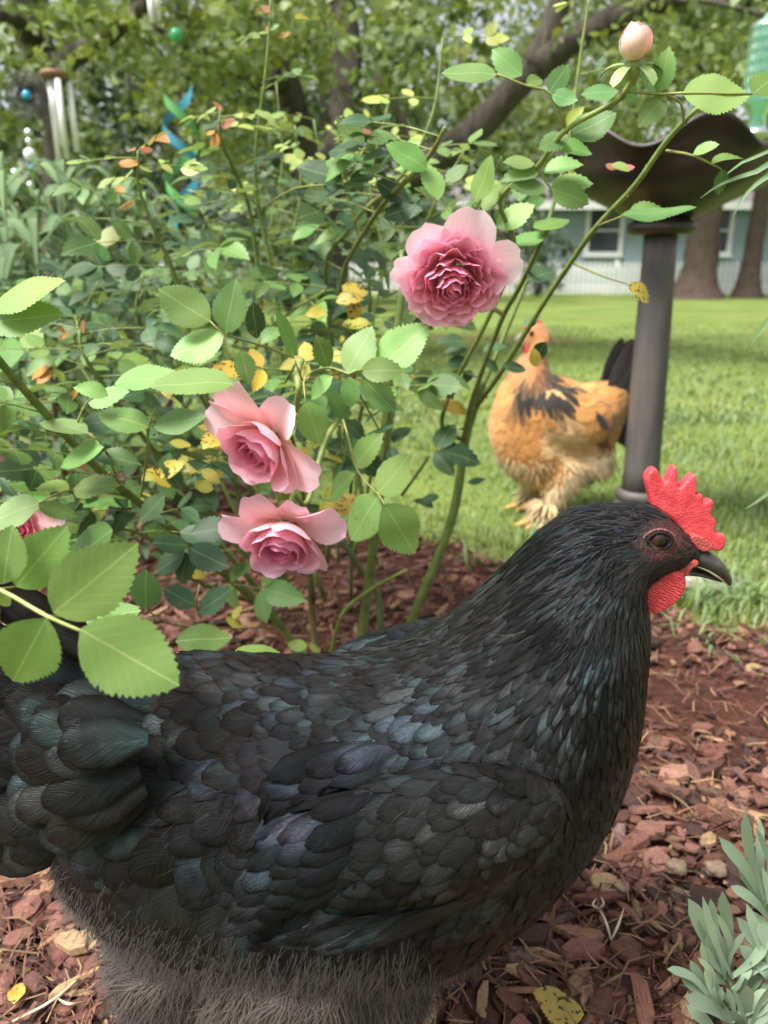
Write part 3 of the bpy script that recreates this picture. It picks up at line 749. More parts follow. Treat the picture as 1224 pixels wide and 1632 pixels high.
def hair(h, pts, rs, Lr, wd, colf, spread, lift, mb, seg=3):
    """thin down strands standing off the skin"""
    for (q_, pr) in pts:
        loc, nrm, _, _ = h.bvh.find_nearest(Vector(q_)); d = Vector((pr[0], rs.normal(0, .25), pr[1]))
        d = d - nrm * d.dot(nrm); d = (d.normalized() + Vector(rs.normal(0, spread, 3))).normalized()
        L = rs.uniform(*Lr); out = nrm * (lift * rs.uniform(.3, 1.2))
        sd = d.cross(nrm).normalized() * wd; V = []
        bend = Vector(rs.normal(0, .25, 3)) * L * .4
        for i in range(seg + 1):
            t = i / seg; c = loc + d * (L * t) + out * (t * (1.6 - t)) * 1.4 + bend * t * t + nrm * 0.0005
            V += [c - sd * (1 - t * .85), c + sd * (1 - t * .85)]
        mb.add(V, [(2 * i, 2 * i + 1, 2 * i + 3, 2 * i + 2) for i in range(seg)], None, colf(q_, rs), [(j % 2, j // 2 / seg) for j in range(2 * seg + 2)], rs.random(), nrm)

def flesh_mat(name, c0, c1, sc=900, bump=0.8, rough=0.45, wave=False):
    m = NM(name); pos = m.geo().outputs['Position']
    v = m.n('ShaderNodeTexVoronoi'); m.setin(v, Scale=sc); m.l(pos, v.inputs['Vector'])
    n = m.noise(sc * .35, 3, .6, pos); h = m.math('ADD', v.outputs['Distance'], m.math('MULTIPLY', n, .6))
    if wave:
        wv = m.n('ShaderNodeTexWave', wave_type='BANDS', bands_direction='DIAGONAL'); m.setin(wv, Scale=sc * .35, Distortion=9.0, Detail=3.0, Detail_Scale=1.2); m.l(m.mapping(pos, scale=(.55, 1, 1)), wv.inputs['Vector']); h = m.math('ADD', m.math('MULTIPLY', wv.outputs['Fac'], .9), m.math('MULTIPLY', n, .5))
    c = m.mix(1.0, m.ramp(m.noise(sc * .12, 3, .6, pos), [(0.3, c0), (0.7, c1)]), m.ramp(h, [(0.1, (.62, .55, .55)), (0.75, (1.08, 1.05, 1.05))]), 'MULTIPLY')
    b = m.bsdf(Base_Color=c, Roughness=rough, Specular_IOR_Level=.45, Subsurface_Weight=.15, Subsurface_Radius=(.006, .002, .0015), Subsurface_Scale=.3)
    m.l(m.bump(h, bump, .0009), b.inputs['Normal']); return m.fin(b)
M['comb'] = flesh_mat('comb_red', (.44, .026, .042), (.68, .075, .095), sc=1000, bump=.4)
M['wattle'] = flesh_mat('wattle_red', (.42, .03, .042), (.60, .065, .075), wave=True)
M['skin'] = flesh_mat('dark_skin', (.07, .035, .033), (.17, .06, .055), 700, .7, .55)
M['face_red'] = flesh_mat('face_red', (.32, .05, .05), (.5, .09, .085), 900, .8)
def beak_mat(name, c0, c1):
    m = NM(name); pos = m.geo().outputs['Position']; n = m.noise(260, 4, .6, m.mapping(pos, scale=(.4, 1, 1)))
    b = m.bsdf(Base_Color=m.ramp(n, [(.35, c0), (.75, c1)]), Roughness=.28, Specular_IOR_Level=.6); m.l(m.bump(n, .2, .0006), b.inputs['Normal']); return m.fin(b)
M['beak'] = beak_mat('dark_horn', (.022, .02, .019), (.075, .066, .055))
M['horn'] = beak_mat('pale_horn', (.25, .20, .13), (.4, .33, .22))
M['leg'] = simple('leg_scale', (.10, .10, .105), .5, .35, 250, .6)
M['yellow_leg'] = simple('yellow_leg', (.62, .36, .10), .5, .2, 200, .5)
me_ = NM('eye_iris'); b_ = me_.bsdf(Base_Color=(.03, .012, .007), Roughness=.03, Specular_IOR_Level=.35); M['eye'] = me_.fin(b_)
M['pupil'] = simple('pupil', (.003, .003, .003), .03, 0, 10, 0)
M['black_skin'] = simple('black_skin', (.010, .0095, .0095), .8, .3, 400, .2, spec=.2)

def flap(h, outline, dy, thick, voxel, mat, name, parent, fine=1.0, smooth=6):
    """fleshy lobe: outline traced in the bird's plane, swollen to a real thickness"""
    pts = crom(np.array([h.p(x, y, dy) for x, y in outline + outline[:1]]), 3)[:-1]; k = len(pts); c = pts.mean(0)
    V = np.vstack([pts + (0, thick / 2, 0), pts - (0, thick / 2, 0)])
    bm = bmesh.new(); a = [bm.verts.new(v) for v in V]
    bm.faces.new(a[:k]); bm.faces.new(a[k:][::-1])
    for j in range(k): bm.faces.new((a[j], a[k + j], a[k + (j + 1) % k], a[(j + 1) % k]))
    bmesh.ops.triangulate(bm, faces=bm.faces[:]); bmesh.ops.recalc_face_normals(bm, faces=bm.faces[:])
    t = bpy.data.meshes.new('t'); bm.to_mesh(t); bm.free()
    vs = [tuple(v.co) for v in t.vertices]; fs = [tuple(p.vertices) for p in t.polygons]; bpy.data.meshes.remove(t)
    me = remesh(vs, fs, voxel, smooth, name); me.materials.append(mat)
    return mobj(name, me, None, parent)

# ---------------------------------------------------------------- black hen
HYc = 0.435
hb = Hen(HYc, 0.0042)
hb.loft([(95, 1130, 110, 1290, .03), (170, 1090, 150, 1390, .065), (280, 1068, 250, 1455, .09), (420, 1078, 400, 1490, .106), (560, 1075, 560, 1492, .110), (660, 1040, 720, 1455, .105), (735, 988, 850, 1385, .094),
         (790, 933, 945, 1290, .080), (830, 888, 1000, 1175, .064), (868, 848, 1022, 1062, .048), (915, 814, 1028, 985, .036), (965, 802, 1022, 955, .029)])
hb.loft([(940, 820, 975, 965, .024), (985, 803, 1003, 950, .0255), (1030, 806, 1035, 925, .0245), (1065, 823, 1065, 912, .020), (1095, 848, 1092, 905, .0145), (1112, 866, 1108, 900, .010)], n=6)
for sgn in (-1, 1):      # folded wings and thighs, placed where the near flank shows them
    hb.blob(hb.q(665, 1345, .092, sgn), (.086, .022, .040), 0.30)
    hb.blob(hb.q(290, 1345, .074, sgn), (.066, .022, .038), 0.25)
    a, b2, c2 = hb.q(480, 1500, .060, sgn), hb.q(470, 1600, .066, sgn), hb.q(450, 1700, .062, sgn); hb.tube([a, b2, c2], [.055, .056, .036])
    a, b2 = hb.q(620, 1520, .055, sgn), hb.q(520, 1640, .062, sgn); hb.tube([a, (a + b2) / 2, b2], [.035, .042, .03])
    a, b2 = hb.q(290, 1480, .035, sgn), hb.q(330, 1640, .04, sgn); hb.tube([a, (a + b2) / 2, b2], [.05, .048, .04])
hb.skin(5)
hen = thing('black_hen', (hb.p(480, 1500)[0], HYc, 0), 'glossy black hen with red comb standing in the mulch', 'hen')
def face_w(v):
    fcn = hb.hit(1066, 872); dx, dz = (v[:, 0] - fcn[0]) / .0150, (v[:, 2] - fcn[2]) / .0115
    return np.clip(1.45 - np.sqrt(dx * dx + dz * dz), 0, 1)[:, None]
fw_ = face_w(hb.vs); fc = np.array([[.010, .0095, .0095]]) * (1 - fw_) + np.array([[.062, .024, .023]]) * fw_
fc = np.where((hb.vs[:, 2] < .20)[:, None], np.array([[.05, .042, .037]]), fc)
at_ = hb.me.attributes.new('col', 'FLOAT_COLOR', 'POINT'); at_.data.foreach_set('color', np.hstack([fc, np.ones((len(fc), 1))]).astype(np.float32).ravel())
def body_mat():
    m = NM('black_skin_face'); pos = m.geo().outputs['Position']; v = m.n('ShaderNodeTexVoronoi'); m.setin(v, Scale=650.0); m.l(pos, v.inputs['Vector'])
    c = m.mix(1.0, m.attr('col').outputs['Color'], m.ramp(v.outputs['Distance'], [(.1, (.5, .4, .4)), (.7, (1.5, 1.3, 1.3))]), 'MULTIPLY')
    b = m.bsdf(Base_Color=c, Roughness=.6, Specular_IOR_Level=.3); m.l(m.bump(v.outputs['Distance'], .7, .0006), b.inputs['Normal']); return m.fin(b)
body = mobj('body', hb.me, body_mat(), hen)
K, BR, GY = (.0048, .0046, .0046), (.0068, .0055, .0048), (.0085, .0081, .008)
hb.field([
 (1090, 850, -1, -.3, 10, 3, (.03, .017, .015), .4), (1050, 812, -1, -.25, 22, 8, K, .5), (1000, 800, -1, -.05, 28, 9, K, .6), (1075, 895, -1, .25, 12, 5, (.04, .02, .018), .4), (1040, 905, -1, .3, 16, 6, (.025, .017, .016), .4), (1020, 850, -1, .1, 18, 7, K, .5),
 (960, 830, -1, .15, 34, 6, K, .8), (900, 840, -.85, .55, 46, 7, K), (960, 900, -.55, .8, 40, 7, K), (1010, 960, -.35, .95, 34, 7, K), (1030, 1010, -.12, 1, 42, 9, K), (880, 920, -.75, .65, 56, 9, K), (940, 1000, -.5, .85, 54, 10, K), (830, 960, -.8, .6, 68, 16, GY), (780, 1010, -.85, .52, 61, 15, GY),
 (860, 1060, -.6, .8, 60, 15, GY), (950, 1120, -.25, 1, 53, 14, K), (1005, 1140, -.05, 1, 44, 14, K), (880, 1170, -.45, .9, 56, 18, GY), (800, 1130, -.7, .7, 61, 21, GY), (970, 1230, -.15, 1, 48, 19, K), (930, 1300, -.35, .95, 43, 21, K),
 (940, 1370, -.45, .9, 44, 25, K), (860, 1430, -.8, .6, 52, 29, K), (760, 1500, -.8, .65, 59, 29, K), (700, 1060, -.92, .35, 55, 20, GY), (600, 1080, -1, .2, 59, 24, GY), (480, 1090, -1, .15, 68, 31, BR), (360, 1080, -1, .2, 81, 41, BR),
 (840, 1290, -.7, .55, 53, 37, BR), (870, 1350, -.6, .8, 49, 30, K), (760, 1200, -.72, .68, 62, 33, GY), (660, 1180, -.78, .62, 67, 36, GY), (560, 1180, -.8, .6, 68, 37, GY), (720, 1290, -.78, .6, 68, 37, GY), (620, 1310, -.82, .55, 71, 37, GY), (680, 1390, -.9, .42, 77, 37, K), (560, 1380, -.85, .5, 77, 38, BR), (600, 1450, -.8, .6, 96, 35, K), (480, 1450, -.7, .75, 96, 35, K),
 (460, 1170, -.82, .55, 100, 65, BR), (380, 1200, -.75, .65, 105, 73, BR), (420, 1290, -.62, .78, 105, 71, BR), (330, 1330, -.6, .8, 111, 80, BR), (420, 1400, -.5, .85, 105, 76, BR), (250, 1180, -.8, .6, 118, 84, BR), (200, 1300, -.65, .75, 118, 89, BR), (260, 1420, -.5, .85, 111, 84, BR), (130, 1180, -.9, .45, 122, 89, BR), (150, 1380, -.7, .7, 111, 79, BR)])
rs = np.random.default_rng(11)
FLH = np.array([hb.hit(*c)[[0, 2]] for c in ((130, 1395), (200, 1430), (270, 1452), (360, 1462), (470, 1464), (570, 1466), (650, 1474), (740, 1508))])
FLH[-1, 1] -= .03
zfl = lambda x: np.interp(x, FLH[:, 0], FLH[:, 1])
def feath_ok(x, y, z): return z > zfl(x) - .006
fl = []
eye_c = hb.hit(1050.5, 861)
def near_face(q_):      # bare skin round the eye
    dx, dz = (q_[0] - eye_c[0] - .003) / .0155, (q_[2] - eye_c[2] + .001) / .0095; return dx * dx + dz * dz < 1
for (q_, pr) in hb.sample(50000, feath_ok, lambda pr: 0.345 * math.sqrt(max(pr[2], .004) * pr[3] * .62) + .0006, rs):
    if near_face(q_): continue
    L, W = pr[2] * rs.uniform(.85, 1.2), pr[3] * rs.uniform(.88, 1.12)
    ang = rs.normal(0, .09); dx, dz = pr[0], pr[1]; d3 = (dx * math.cos(ang) - dz * math.sin(ang), 0, dx * math.sin(ang) + dz * math.cos(ang))
    big = W > .012
    lift = (.0026 if big else .0014) * pr[7] * min(1.2, L / .03)
    V, F, U = hb.feather(q_, d3, L, W, lift, 7 if big else 5, 5 if big else 3, 2.4 if big else 1.5, rs=rs)
    if np.linalg.norm(np.diff(np.array(V)[1::(5 if big else 3)], axis=0), axis=1).max() > .62 * L: continue
    c = np.array(pr[4:7]) * rs.uniform(.75, 1.4)
    pxp = proj(q_ + np.array(d3) * L * .6); vis = W * L if (q_[1] < HYc + .01 and -10 < pxp[0] < 1234 and pxp[1] < 1640) else 0
    fl.append((vis, V, F, U, c, rs.random()))
# long flight feathers along the wing's lower edge
for sgn in (-1, 1):
    for i in range(9):
        t = i / 8; q_ = hb.p(820 - 90 * t, 1405 + 55 * t, sgn * .10); L = (230 + 60 * t) * hb.k
        V, F, U = hb.feather(q_, (-1, 0, -.10 + .05 * t), L, 42 * hb.k, .0045 + .0025 * (1 - t), 7, 5, 2.6, rs=rs)
        fl.append((L * .02 if sgn < 0 else 0, V, F, U, np.array(K) * 1.3, rs.random()))
# wing: trailing row standing proud over the flank, tips along the crease, with coverts above
for sgn in (-1, 1):
    for row, (n_, off, Lp, Wp, lf) in enumerate(((10, 0, 150, 46, .0115), (10, 44, 120, 42, .0095), (9, 84, 100, 38, .0075))):
        for i in range(n_):
            t = i / (n_ - 1); tx, ty = 486 - 84 * t + off, 1262 + 205 * t - off * .30
            dx, dy = -.80 + .10 * t, .60 - .25 * t; h_ = math.hypot(dx, dy); rx, ry = tx - dx / h_ * Lp * .9, ty - dy / h_ * Lp * .9
            q_ = hb.hit(rx, ry); q_ = np.array((q_[0], HYc + sgn * abs(HYc - q_[1]), q_[2])); L = Lp * hb.k
            V, F, U = hb.feather(q_, (dx, 0, -dy), L, Wp * hb.k, lf if sgn < 0 else lf * .3, 7, 5, 2.6, rs=rs)
            fl.append((L * .02 if sgn < 0 else 0, V, F, U, np.array(K) * rs.uniform(.8, 1.4), rs.random()))
# tail: broad curved feathers fanned from the stump
def tail_feather(root, d, up, L, W, curve, side):
    root, d, up = Vector(root), Vector(d).normalized(), Vector(up); sd = d.cross(up).normalized(); up = sd.cross(d); V, U = [], []
    US = (0, .2, .4, .6, .78, .9, .97, 1.0); cols = 5
    for u in US:
        wv = W / 2 * min(1, .35 + 1.6 * u) * max(.08, 1 - max(0, (u - .6) / .4) ** 2.4) ** .5
        for j in range(cols):
            v = 2 * j / 4 - 1; V.append(root + d * (u * L) + up * (-curve * L * u * u - abs(v) ** 2 * W * .055) + sd * (v * wv) + Vector((0, side * .01 * u, 0))); U.append((j / 4, u))
    F = [(i * cols + j, i * cols + j + 1, (i + 1) * cols + j + 1, (i + 1) * cols + j) for i in range(len(US) - 1) for j in range(cols - 1)]
    return V, F, U
for sgn in (-1, 1):
    for i in range(11):
        t = i / 10; a = R(146 + 58 * t); root = hb.p(175 - 20 * t, 1120 + 175 * t, sgn * (.020 + .022 * math.sin(t * 3)))
        V, F, U = tail_feather(root, (math.cos(a), sgn * .10, math.sin(a)), (0, sgn * 1.0, .35), (.110 - .040 * t) * rs.uniform(.92, 1.08), .034, .06, sgn)
        fl.append((.0008 if sgn < 0 else 0, V, F, U, np.array(K) * rs.uniform(.9, 1.4), rs.random()))
# loose cushion feathers running from the rump over the tail's root
for sgn in (-1, 1):
    for i in range(52 if sgn < 0 else 16):
        t = rs.random() if sgn < 0 else .45 + .55 * rs.random(); u_ = rs.random() * (1.6 if sgn < 0 else .5); a = R(158 + 50 * t + rs.normal(0, 6)); root = hb.p(100 + 90 * u_ - 10 * t, 1095 + 235 * t, sgn * (.030 + .030 * math.sin(t * 3) + .022 * u_))
        V, F, U = tail_feather(root, (math.cos(a), sgn * .04, math.sin(a)), (0, sgn * 1.0, .3), .046 * rs.uniform(.8, 1.25), .026 * rs.uniform(.85, 1.15), .10, sgn)
        fl.append((.0006 if sgn < 0 else 0, V, F, U, np.array(BR) * rs.uniform(.8, 1.5), rs.random()))
fl.sort(key=lambda f: -f[0]); mb = MB()
for i, (vis, V, F, U, c, rn) in enumerate(fl):
    if i < 300: mobj('feather', fmesh('feather', V, np.array(F), True, np.tile(c, (len(V), 1)), U, np.full(len(V), rn)), M['f_black'], hen)
    else: mb.add(V, F, None, c, U, rn)
stuff(mb.build('plumage', M['f_black'], hen))
NFEATHER = len(fl)
# belly and thigh down
mb = MB(); rs = np.random.default_rng(5)
def down_col(q_, r_, lo, hi): return (np.array((.011, .0095, .009)) + np.array((.044, .035, .030)) * min(1, max(0, (zfl(q_[0]) - q_[2]) / .045))) * r_.uniform(lo, hi)
pts = hb.sample(60000, lambda x, y, z: z < zfl(x) - .002, lambda pr: .0009, rs)
for q_, pr in pts: pr[0], pr[1] = -.40 + rs.normal(0, .25), -1.0
hair(hb, pts, rs, (.009, .018), .00045, lambda q_, r_: down_col(q_, r_, .9, 1.1), .26, .0028, mb, 4)
pts = hb.sample(16000, lambda x, y, z: z < zfl(x) - .006, lambda pr: .0018, rs)
for q_, pr in pts: pr[0], pr[1] = -.45 + rs.normal(0, .3), -1.0
hair(hb, pts, rs, (.010, .024), .00022, lambda q_, r_: down_col(q_, r_, .8, 1.6), .30, .0065, mb, 5)
pts = hb.sample(700, feath_ok, lambda pr: .003, rs)
hair(hb, [p for p in pts if p[0][0] < hb.p(900, 0)[0]], rs, (.008, .02), .00010, lambda q_, r_: np.array((.07, .065, .06)) * r_.uniform(.4, 1.2), .3, .006, mb)
# short bristle feathers on crown and face
pts = hb.sample(60000, lambda x, y, z: x > hb.p(925, 0)[0] and z > hb.p(0, 985)[2], lambda pr: .0009, rs)
pts = [p for p in pts if not near_face(p[0]) or rs.random() < .5]
hair(hb, pts, rs, (.005, .011), .00022, lambda q_, r_: np.array((.016, .015, .015)) * r_.uniform(.5, 2.2), .12, .0014, mb, 2)
stuff(mb.build('fluff', M['fluff'], hen))

flap(hb, [(1036, 803), (1031, 780), (1027, 761), (1034, 748), (1043, 744), (1049, 756), (1056, 769), (1063, 757), (1069, 745), (1074, 741), (1077, 756), (1078, 777), (1088, 768), (1098, 757), (1105, 754), (1107, 770), (1103, 790), (1109, 786), (1115, 785), (1117, 791), (1115, 801), (1124, 797), (1133, 795), (1133, 806), (1129, 818), (1135, 824), (1138, 831), (1132, 847), (1143, 847), (1151, 851), (1153, 863), (1145, 875), (1124, 872), (1100, 862), (1085, 845), (1068, 825), (1050, 812)], 0, .0085, .0008, M['comb'], 'comb', hen, smooth=8)
for dy in (-.015, .015):
    flap(hb, [(1016, 937), (1027, 924), (1057, 911), (1084, 909), (1091, 924), (1087, 942), (1072, 960), (1048, 973), (1031, 973), (1019, 957)], dy, .0065, .0008, M['wattle'], 'wattle', hen)
    flap(hb, [(983, 882), (992, 880), (1000, 893), (1007, 912), (1007, 930), (1001, 940), (995, 925), (986, 905)], dy * 1.72, .005, .0008, M['skin'], 'earlobe', hen)
    flap(hb, [(1070, 906), (1078, 895), (1096, 888), (1110, 892), (1108, 899), (1099, 904), (1095, 913), (1082, 917)], dy * .72, .008, .0007, M['face_red'], 'cheek', hen)
    flap(hb, [(1097, 862), (1103, 850), (1120, 855), (1134, 868), (1128, 876), (1110, 874)], dy * .35, .007, .0007, M['face_red'], 'nostril_skin', hen)
    s_ = 1 if dy > 0 else -1
    ec = hb.p(1050.5, 861, s_ * .0205); hy_ = hb.hit(1050.5, 861); ec[1] = HYc + s_ * (HYc - hy_[1] - .0012); ec[0], ec[2] = hy_[0], hy_[2]
    V, F = ellipsoid(ec, (.0052, .0042, .0052), 16, 20); eye = mobj('eye', fmesh('eye', V, np.array(F)), M['eye'], hen)
    V, F = ellipsoid(ec + (0.0004, s_ * .0031, 0), (.0029, .0012, .0029), 10, 16); mobj('pupil', fmesh('pupil', V, np.array(F)), M['pupil'], eye)
    for (rr, th, mt) in ((.0058, .0010, 'black_skin'), (.0074, .0008, 'skin')):
        mb = MB(); mb.tube([ec + (rr * (1.2 if abs(math.cos(a)) > .8 else 1.1) * math.cos(a), s_ * (.0026 - (rr - .0056) * .9), rr * .86 * math.sin(a)) for a in np.linspace(0, 2 * math.pi, 17)], [th] * 17, 8, 3, cap=False); mb.build('eyelid', M[mt], eye)
# beak
def beak(h, secs, name, mat, parent):
    b = Hen(h.Yc, .001); b.loft(secs, 16, 5); me = fmesh(name, np.vstack(b.V), [np.array([f for f in b.F if len(f) == 4])]); return mobj(name, me, mat, parent)
bk = beak(hb, [(1088, 866, 1086, 897, .0100), (1105, 870, 1108, 902, .0092), (1125, 876, 1130, 912, .0078), (1145, 889, 1147, 922, .0058), (1158, 905, 1156, 929, .0036), (1166, 922, 1161, 933, .0014), (1165, 932, 1164, 934, .0003)], 'upper_beak', M['beak'], hen)
mb = MB(); mb.tube([hb.p(1112, 903, -.0088), hb.p(1130, 911, -.0072), hb.p(1147, 922, -.0052), hb.p(1160, 932, -.0014)], [.0003, .0007, .0008, .0003], 6, 4); mb.build('beak_edge', M['horn'], bk)
beak(hb, [(1092, 899, 1090, 914, .0085), (1112, 905, 1112, 917, .0066), (1132, 913, 1132, 923, .0045), (1150, 924, 1149, 928, .0012)], 'lower_beak', M['beak'], hen)
# legs
for sgn in (-1, 1):
    k0 = hb.p(470 + 60 * (sgn > 0), 1520, sgn * .05); k0[2] = .12; an = k0 + (.012, 0, 0); an[2] = .028
    leg = MB().tube([k0, (k0 + an) / 2 + (-.004, 0, 0), an], [.010, .0075, .0085], 10, 4).build('leg', M['leg'], hen)
    for (a, L) in ((0, .075), (-28, .06), (28, .06), (180, .03)):
        e = an + (math.cos(R(a)) * L, math.sin(R(a)) * L, 0); e[2] = .018; mid = (an + e) / 2; mid[2] = .026
        MB().tube([an, mid, e, e + (e - mid) * .25 + (0, 0, -.004)], [.0075, .006, .0045, .001], 8, 4).build('toe', M['leg'], leg)

# ---------------------------------------------------------------- buff hen on the lawn
BY = 1.78
hf = Hen(BY, 0.008)
hf.loft([(1002, 612, 985, 690, .03), (968, 608, 945, 760, .075), (925, 612, 900, 772, .095), (895, 616, 845, 776, .108), (878, 597, 803, 747, .10), (870, 575, 780, 690, .09), (868, 555, 793, 632, .066), (876, 540, 816, 590, .052), (877, 527, 830, 572, .042)], n=6)
hf.loft([(876, 540, 850, 580, .032), (868, 517, 846, 566, .031), (850, 513, 838, 556, .028), (838, 520, 834, 551, .021), (831, 530, 830, 547, .012)], n=6)
kb = pxm(BY, 700)
for sg in (-1, 1):
    hf.blob(hf.q(915, 665, .095, sg), (62 * kb, 30 * kb, 46 * kb), -.25)
    hf.tube([hf.q(915 - 12 * (sg > 0), 735, .065, sg), hf.q(893 - 12 * (sg > 0), 778, .07, sg), hf.q(876 - 14 * (sg > 0), 808, .07, sg)], [36 * kb, 22 * kb, 13 * kb])
    hf.tube([hf.q(945, 720, .05, sg), hf.q(950, 760, .055, sg)], [36 * kb, 24 * kb])
    f0, f1 = hf.q(874, 812, .07, sg), hf.q(868, 838, .07, sg); hf.tube([f0, (f0 + f1) / 2, f1], [13 * kb, 11 * kb, 12 * kb])
hf.skin(4)
feet_z = hf.vs[:, 2].min()
buff = thing('buff_hen', (hf.p(880, 800)[0], BY, 0), 'plump buff hen with black collar and tail standing on the lawn', 'hen')
mobj('body', hf.me, simple('buff_skin', (.45, .27, .10), .8, .15, 60, .2), buff)
BU, BD, PL, CR, BK = (.52, .255, .078), (.45, .205, .058), (.58, .38, .18), (.68, .53, .33), (.018, .016, .015)
OR = (.44, .19, .075)
hf.field([(850, 520, 1, .3, 10, 5, OR, .5), (840, 540, 1, .6, 10, 5, OR, .5), (866, 545, .3, 1, 20, 7, OR), (845, 585, -.1, 1, 22, 8, OR), (862, 602, .1, 1, 26, 8, (.20, .10, .05)), (835, 618, -.1, 1, 24, 6, BK), (872, 608, .3, 1, 26, 6, BK), (845, 612, -.1, 1, 26, 9, (.10, .06, .03)), (880, 615, .5, 1, 26, 6, BK), (850, 628, 0, 1, 26, 6, BK), (866, 632, .2, 1, 26, 6, BK), (893, 628, .7, .8, 24, 6, BK),
 (815, 610, -.3, 1, 26, 14, BU), (790, 680, -.1, 1, 34, 22, BU), (800, 740, .3, 1, 34, 22, PL), (830, 690, .2, 1, 36, 24, BD), (850, 740, .6, .8, 38, 26, BD), (880, 680, .8, .6, 38, 24, PL), (900, 710, .9, .4, 44, 22, PL), (920, 640, 1, .3, 38, 24, BU), (950, 640, 1, .4, 40, 24, BD), (960, 690, .9, .6, 40, 22, BD), (930, 690, 1, .4, 44, 22, BU), (985, 640, 1, .2, 40, 22, (.30, .16, .05)), (840, 780, .6, .8, 34, 24, PL),
 (930, 760, .5, .9, 30, 22, CR), (880, 780, .1, 1, 26, 18, CR), (870, 815, 0, 1, 24, 16, CR), (950, 740, .5, .9, 30, 22, CR), (860, 650, .3, 1, 30, 18, BD)])
rs = np.random.default_rng(21); mb = MB(); bf = []
for (q_, pr) in hf.sample(9000, lambda x, y, z: True, lambda pr: .40 * math.sqrt(pr[2] * pr[3] * .6) + .001, rs):
    an = rs.normal(0, .12); dx, dz = pr[0], pr[1]; d3 = (dx * math.cos(an) - dz * math.sin(an), 0, dx * math.sin(an) + dz * math.cos(an))
    L, W = pr[2] * rs.uniform(.85, 1.2), pr[3] * rs.uniform(.85, 1.15)
    V, F, U = hf.feather(q_, d3, L, W, .0019 * pr[7], 5, 3, 2.2, rs=rs); c = np.array(pr[4:7]) * rs.uniform(.92, 1.08)
    if np.linalg.norm(np.diff(np.array(V)[1::3], axis=0), axis=1).max() > .55 * L: continue
    bf.append((W * L if q_[1] < BY else 0, V, F, U, c, rs.random()))
for sg in (-1, 1):
    for i in range(14):
        t = i / 13; a = R(66 - 110 * t); V, F, U = tail_feather(hf.p(968, 628 + 40 * t, sg * .03), (math.cos(a), .25 + sg * .1, math.sin(a)), (0, sg, .3), .13 - .03 * t + .02 * math.sin(i * 2.1), .03, .10, sg)
        bf.append((.002 if sg < 0 else 0, V, F, U, np.array(BK) * rs.uniform(.8, 1.8), rs.random()))
V, F, U = hf.feather(hf.hit(948, 655), (.6, 0, -.8), 34 * kb, 12 * kb, .012, 5, 3, 2.2, rs=rs); bf.append((1, V, F, U, np.array(BK), .3))
bf.sort(key=lambda f: -f[0])
for i, (vis, V, F, U, c, rn) in enumerate(bf):
    if i < 220: mobj('feather', fmesh('feather', V, np.array(F), True, np.tile(c, (len(V), 1)), U, np.full(len(V), rn)), M['f_buff'], buff)
    else: mb.add(V, F, None, c, U, rn)
stuff(mb.build('plumage', M['f_buff'], buff))
mb = MB(); zb = hf.hit(900, 735)[2]
pts = hf.sample(6000, lambda x, y, z: z < zb, lambda pr: .004, rs)
hair(hf, pts, rs, (.012, .026), .0016, lambda q_, r_: np.array((.64, .47, .26)) * r_.uniform(.75, 1.2), .3, .012, mb)
for sg in (-1, 1):          # feathered feet
    c = hf.q(850, 846, .07, sg); c[2] = .012
    for i in range(260):
        a = rs.uniform(-1.9, 1.9) + math.pi; L = rs.uniform(.02, .06); d = np.array((math.cos(a), math.sin(a) * .8, rs.uniform(-.05, .25))); s_ = np.array((-d[1], d[0], 0)) * rs.uniform(.003, .006)
        r0 = c + (.03, 0, rs.uniform(.01, .05)); e_ = r0 + d * L; e_[2] = max(.008, e_[2] - .02); m_ = (r0 + e_) / 2 + (0, 0, .012)
        mb.add([r0 - s_ * .6, r0 + s_ * .6, m_ + s_, m_ - s_, e_ + s_ * .3, e_ - s_ * .3], [(0, 1, 2, 3), (3, 2, 4, 5)], None, np.array((.64, .46, .25)) * rs.uniform(.75, 1.15), [(0, 0), (1, 0), (1, .5), (0, .5), (1, 1), (0, 1)], None, (0, -.4, .9))
    leg = MB().tube([hf.q(868, 815, .07, sg), hf.q(866, 838, .07, sg)], [.012, .011], 8, 2).build('leg', M['yellow_leg'], buff)
    an = hf.q(866, 840, .07, sg); an[2] = .016
    for (a, L) in ((180, .07), (212, .055), (148, .055), (0, .03)):
        e_ = an + (math.cos(R(a)) * L, math.sin(R(a)) * L, 0); e_[2] = .009; MB().tube([an, (an + e_) / 2 + (0, 0, .003), e_], [.007, .006, .003], 8, 3).build('toe', M['yellow_leg'], leg)
stuff(mb.build('fluff', M['buff_fluff'], buff))
beak(hf, [(836, 528, 834, 545, .012), (829, 531, 828, 545, .009), (822, 537, 822, 546, .004), (819, 545, 819, 548, .001)], 'upper_beak', beak_mat('grey_horn', (.16, .14, .13), (.25, .22, .2)), buff)
beak(hf, [(836, 543, 836, 551, .010), (828, 545, 829, 549, .006), (823, 547, 823, 549, .002)], 'lower_beak', M['horn'], buff)
flap(hf, [(832, 526), (836, 515), (842, 510), (850, 508), (858, 509), (864, 513), (858, 519), (846, 523)], 0, .016, .003, M['comb'], 'comb', buff)
for dy in (-.02, .02):
    flap(hf, [(836, 550), (842, 546), (848, 552), (848, 566), (842, 572), (837, 562)], dy * .7, .012, .003, M['wattle'], 'wattle', buff)
    V, F = ellipsoid(hf.p(847, 531, dy * 1.3), (.006, .005, .006)); mobj('eye', fmesh('eye', V, np.array(F)), M['eye'], buff)

